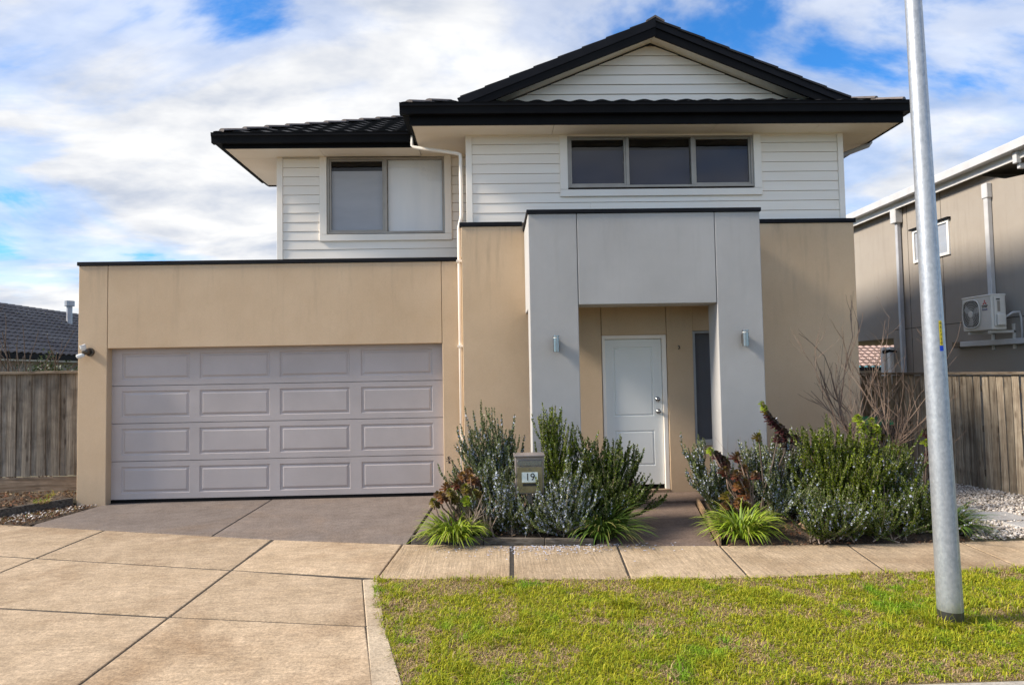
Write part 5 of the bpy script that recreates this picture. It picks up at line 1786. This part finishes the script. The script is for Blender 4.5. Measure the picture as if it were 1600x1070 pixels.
def litter(name, label, q, z, size, cols, seed, mat=PETAL, flat=.35):
    rs = np.random.default_rng(seed)
    n = len(q)
    p = np.concatenate([q, (z + rs.uniform(0, .012, n))[:, None]], -1)
    a = rs.uniform(0, 2 * np.pi, n)
    d1 = unit(np.stack([np.cos(a), np.sin(a), rs.normal(0, flat, n)], -1))
    d2 = unit(np.cross(d1, np.array([0, 0, 1]) + rs.normal(0, flat, (n, 3))))
    r_ = size * rs.uniform(.5, 1.3, (n, 1))
    P = np.stack([p - d1 * r_, p, p + d1 * r_], 1)
    V, Q = ribbons(P, d2, r_ * np.array([[.1, .45, .08]]))
    return tag(np_quads(name, V, Q, mat, None, np.repeat(mixcol(n, cols, seed), 6, 0)), label, 'litter', kind='stuff')


DRY = [(.15, .085, .045), (.22, .135, .075), (.08, .05, .03), (.28, .20, .12), (.20, .075, .035)]
q = scatter([(-9.4, 9.5), (-6.45, 8.7), (-5.88, 9.58), (-5.84, 10.08), (-9.4, 10.08)], 1300, 8)
litter('leaf_litter', 'brown fallen leaves on the raised bed by the left fence', q, np.full(len(q), .115), .028, DRY, 8, flat=.6)
q = scatter([(-6.45, 8.55), (-5.62, 8.33), (-5.45, 9.5), (-5.84, 9.5), (-6.38, 8.66)], 900, 9)
litter('leaf_litter', 'brown leaf scraps along the driveway edge', q, np.full(len(q), .012), .02, DRY, 9, flat=.6)
q = np.concatenate([scatter([(-.75, 7.05), (.95, 6.85), (1.2, 8.6), (-.35, 9.0)], 900, 10), scatter([(2.32, 6.7), (4.7, 6.62), (5.0, 9.2), (2.8, 9.2)], 2200, 11)])
litter('leaf_litter', 'dry leaves and twigs under the shrubs in the front beds', q, np.full(len(q), .06), .022, DRY, 10, flat=.6)
q = scatter([(2.25, 6.55), (4.6, 6.44), (4.7, 6.60), (2.3, 6.68)], 260, 12)
litter('leaf_litter', 'brown debris along the back edge of the footpath', q, np.full(len(q), .006), .014, DRY, 12)
rs_ = np.random.default_rng(13)
q = np.stack([rs_.normal(.62, .45, 420), 6.74 - np.abs(rs_.normal(0, .16, 420))], -1)
litter('fallen_petals', 'pale lilac petals scattered on the footpath below the letterbox', q, np.full(len(q), .004), .013, FLW, 13, flat=.1)


# ------------------------------------------------------------------ grass
def grass(name, label, P, n, seed, hmin, hmax, tuft=0):
    rs = np.random.default_rng(seed)
    q = scatter(P, n, seed)
    x, y = q[:, 0], q[:, 1]
    n = len(q)
    dead = .38 * vnoise(x, y, 3.1, seed) + .30 * vnoise(x, y, 8.5, seed + 1) + .32 * vnoise(x, y, 26, seed + 5)
    thick = .5 * vnoise(x + 9, y, 3.1, seed + 2) + .5 * vnoise(x, y + 5, 9, seed + 3)
    edge = np.clip((y - 5.35) / .3, 0, 1) * .12 + np.clip((-.35 - x) / .3, 0, 1) * .12
    dead = dead + edge
    isdead = rs.random(n) < np.clip((dead - .42) * 4.0, .10, .88)
    hgt = rs.uniform(hmin, hmax, n) * (.65 + .75 * thick)
    hgt = np.where(isdead, hgt * .55, hgt) * np.where(rs.random(n) < .05, 1.9, 1.0) * (1 + .7 * np.clip((vnoise(x, y, 5.2, seed + 9) - .62) * 5, 0, 1))
    az = rs.uniform(0, 2 * np.pi, n)
    bend = np.where(isdead, rs.uniform(.9, 2.6, n), rs.uniform(.4, 2.3, n))
    h2 = np.stack([np.cos(az), np.sin(az)], -1)
    p0 = np.stack([x, y, np.full(n, -.012)], -1)
    p1 = p0.copy()
    p1[:, :2] += h2 * (hgt * .18 * bend)[:, None]
    p1[:, 2] += hgt * np.clip(.62 - .08 * bend, .35, .6)
    p2 = p0.copy()
    p2[:, :2] += h2 * (hgt * .62 * bend)[:, None]
    p2[:, 2] += hgt * np.clip(1.0 - .26 * bend, .3, 1)
    S = np.stack([-h2[:, 1], h2[:, 0], np.zeros(n)], -1)
    W_ = rs.uniform(.0018, .0036, (n, 1)) * np.array([[1, .85, .1]])
    V, Q = ribbons(np.stack([p0, p1, p2], 1), S, W_)
    G = mixcol(n, [(.30, .33, .010), (.41, .42, .014), (.19, .26, .010), (.48, .43, .035)], seed)
    D = mixcol(n, [(.50, .36, .16), (.42, .28, .14), (.58, .45, .24), (.35, .24, .15)], seed + 1)
    fresh = np.clip((thick - .6) * 4, 0, 1)[:, None]
    G = G * (1 - fresh) + np.array([.19, .34, .015]) * fresh
    C = np.where(isdead[:, None], D, G)
    o = np_quads(name, V, Q, GRASS, None, np.repeat(C, 6, 0))
    return tag(o, label, 'grass', kind='stuff')


LP = [(-.49, 3.69), (4.6, 3.69), (5.6, 5.70), (4.45, 5.69), (3.9, 5.655), (3.28, 5.65), (2.7, 5.61), (2.10, 5.625), (1.6, 5.63), (1.12, 5.67), (.6, 5.685), (.14, 5.76), (-.4, 5.80), (-1.045, 5.88), (-.94, 5.3), (-.86, 4.9), (-.68, 4.4), (-.57, 3.87)]
grass('lawn_grass', 'short yellow green lawn grass with straw patches between kerb and footpath', LP, 180000, 81, .010, .038)
grass('lawn_grass', 'lawn grass running on beyond the right edge', [(4.6, 3.69), (8.8, 3.69), (8.8, 5.69), (5.6, 5.68)], 22000, 83, .02, .05)
grass('weeds', 'low green weeds beside the sleeper and driveway', [(-6.48, 8.55), (-6.0, 8.42), (-5.62, 8.9), (-5.55, 9.3), (-5.85, 9.3), (-6.35, 8.7)], 900, 85, .02, .06)
ring = [(3.045 + .17 * math.cos(a), 4.5 + .17 * math.sin(a)) for a in np.linspace(0, 2 * math.pi, 14)[:-1]]
grass('grass_tuft', 'longer unmown grass around the foot of the street pole', ring, 1500, 91, .035, .085)
for i, (gx, gy, gr, lbl) in enumerate(((.05, 5.6, .10, 'dark green weed tuft at the footpath edge of the lawn'), (.95, 5.0, .09, 'dark green weed tuft in the middle of the lawn'),
                                       (-6.05, 9.25, .10, 'green weed tuft in the raised bed beside the sleeper'), (-6.25, 9.75, .09, 'green weed tuft by the plinth of the left fence'))):
    ring = [(gx + gr * math.cos(a), gy + gr * .8 * math.sin(a)) for a in np.linspace(0, 2 * math.pi, 12)[:-1]]
    o = grass('weed_tuft', lbl, ring, 420, 95 + i, .03, .07)
    if gy > 9:
        o.location.z = .11
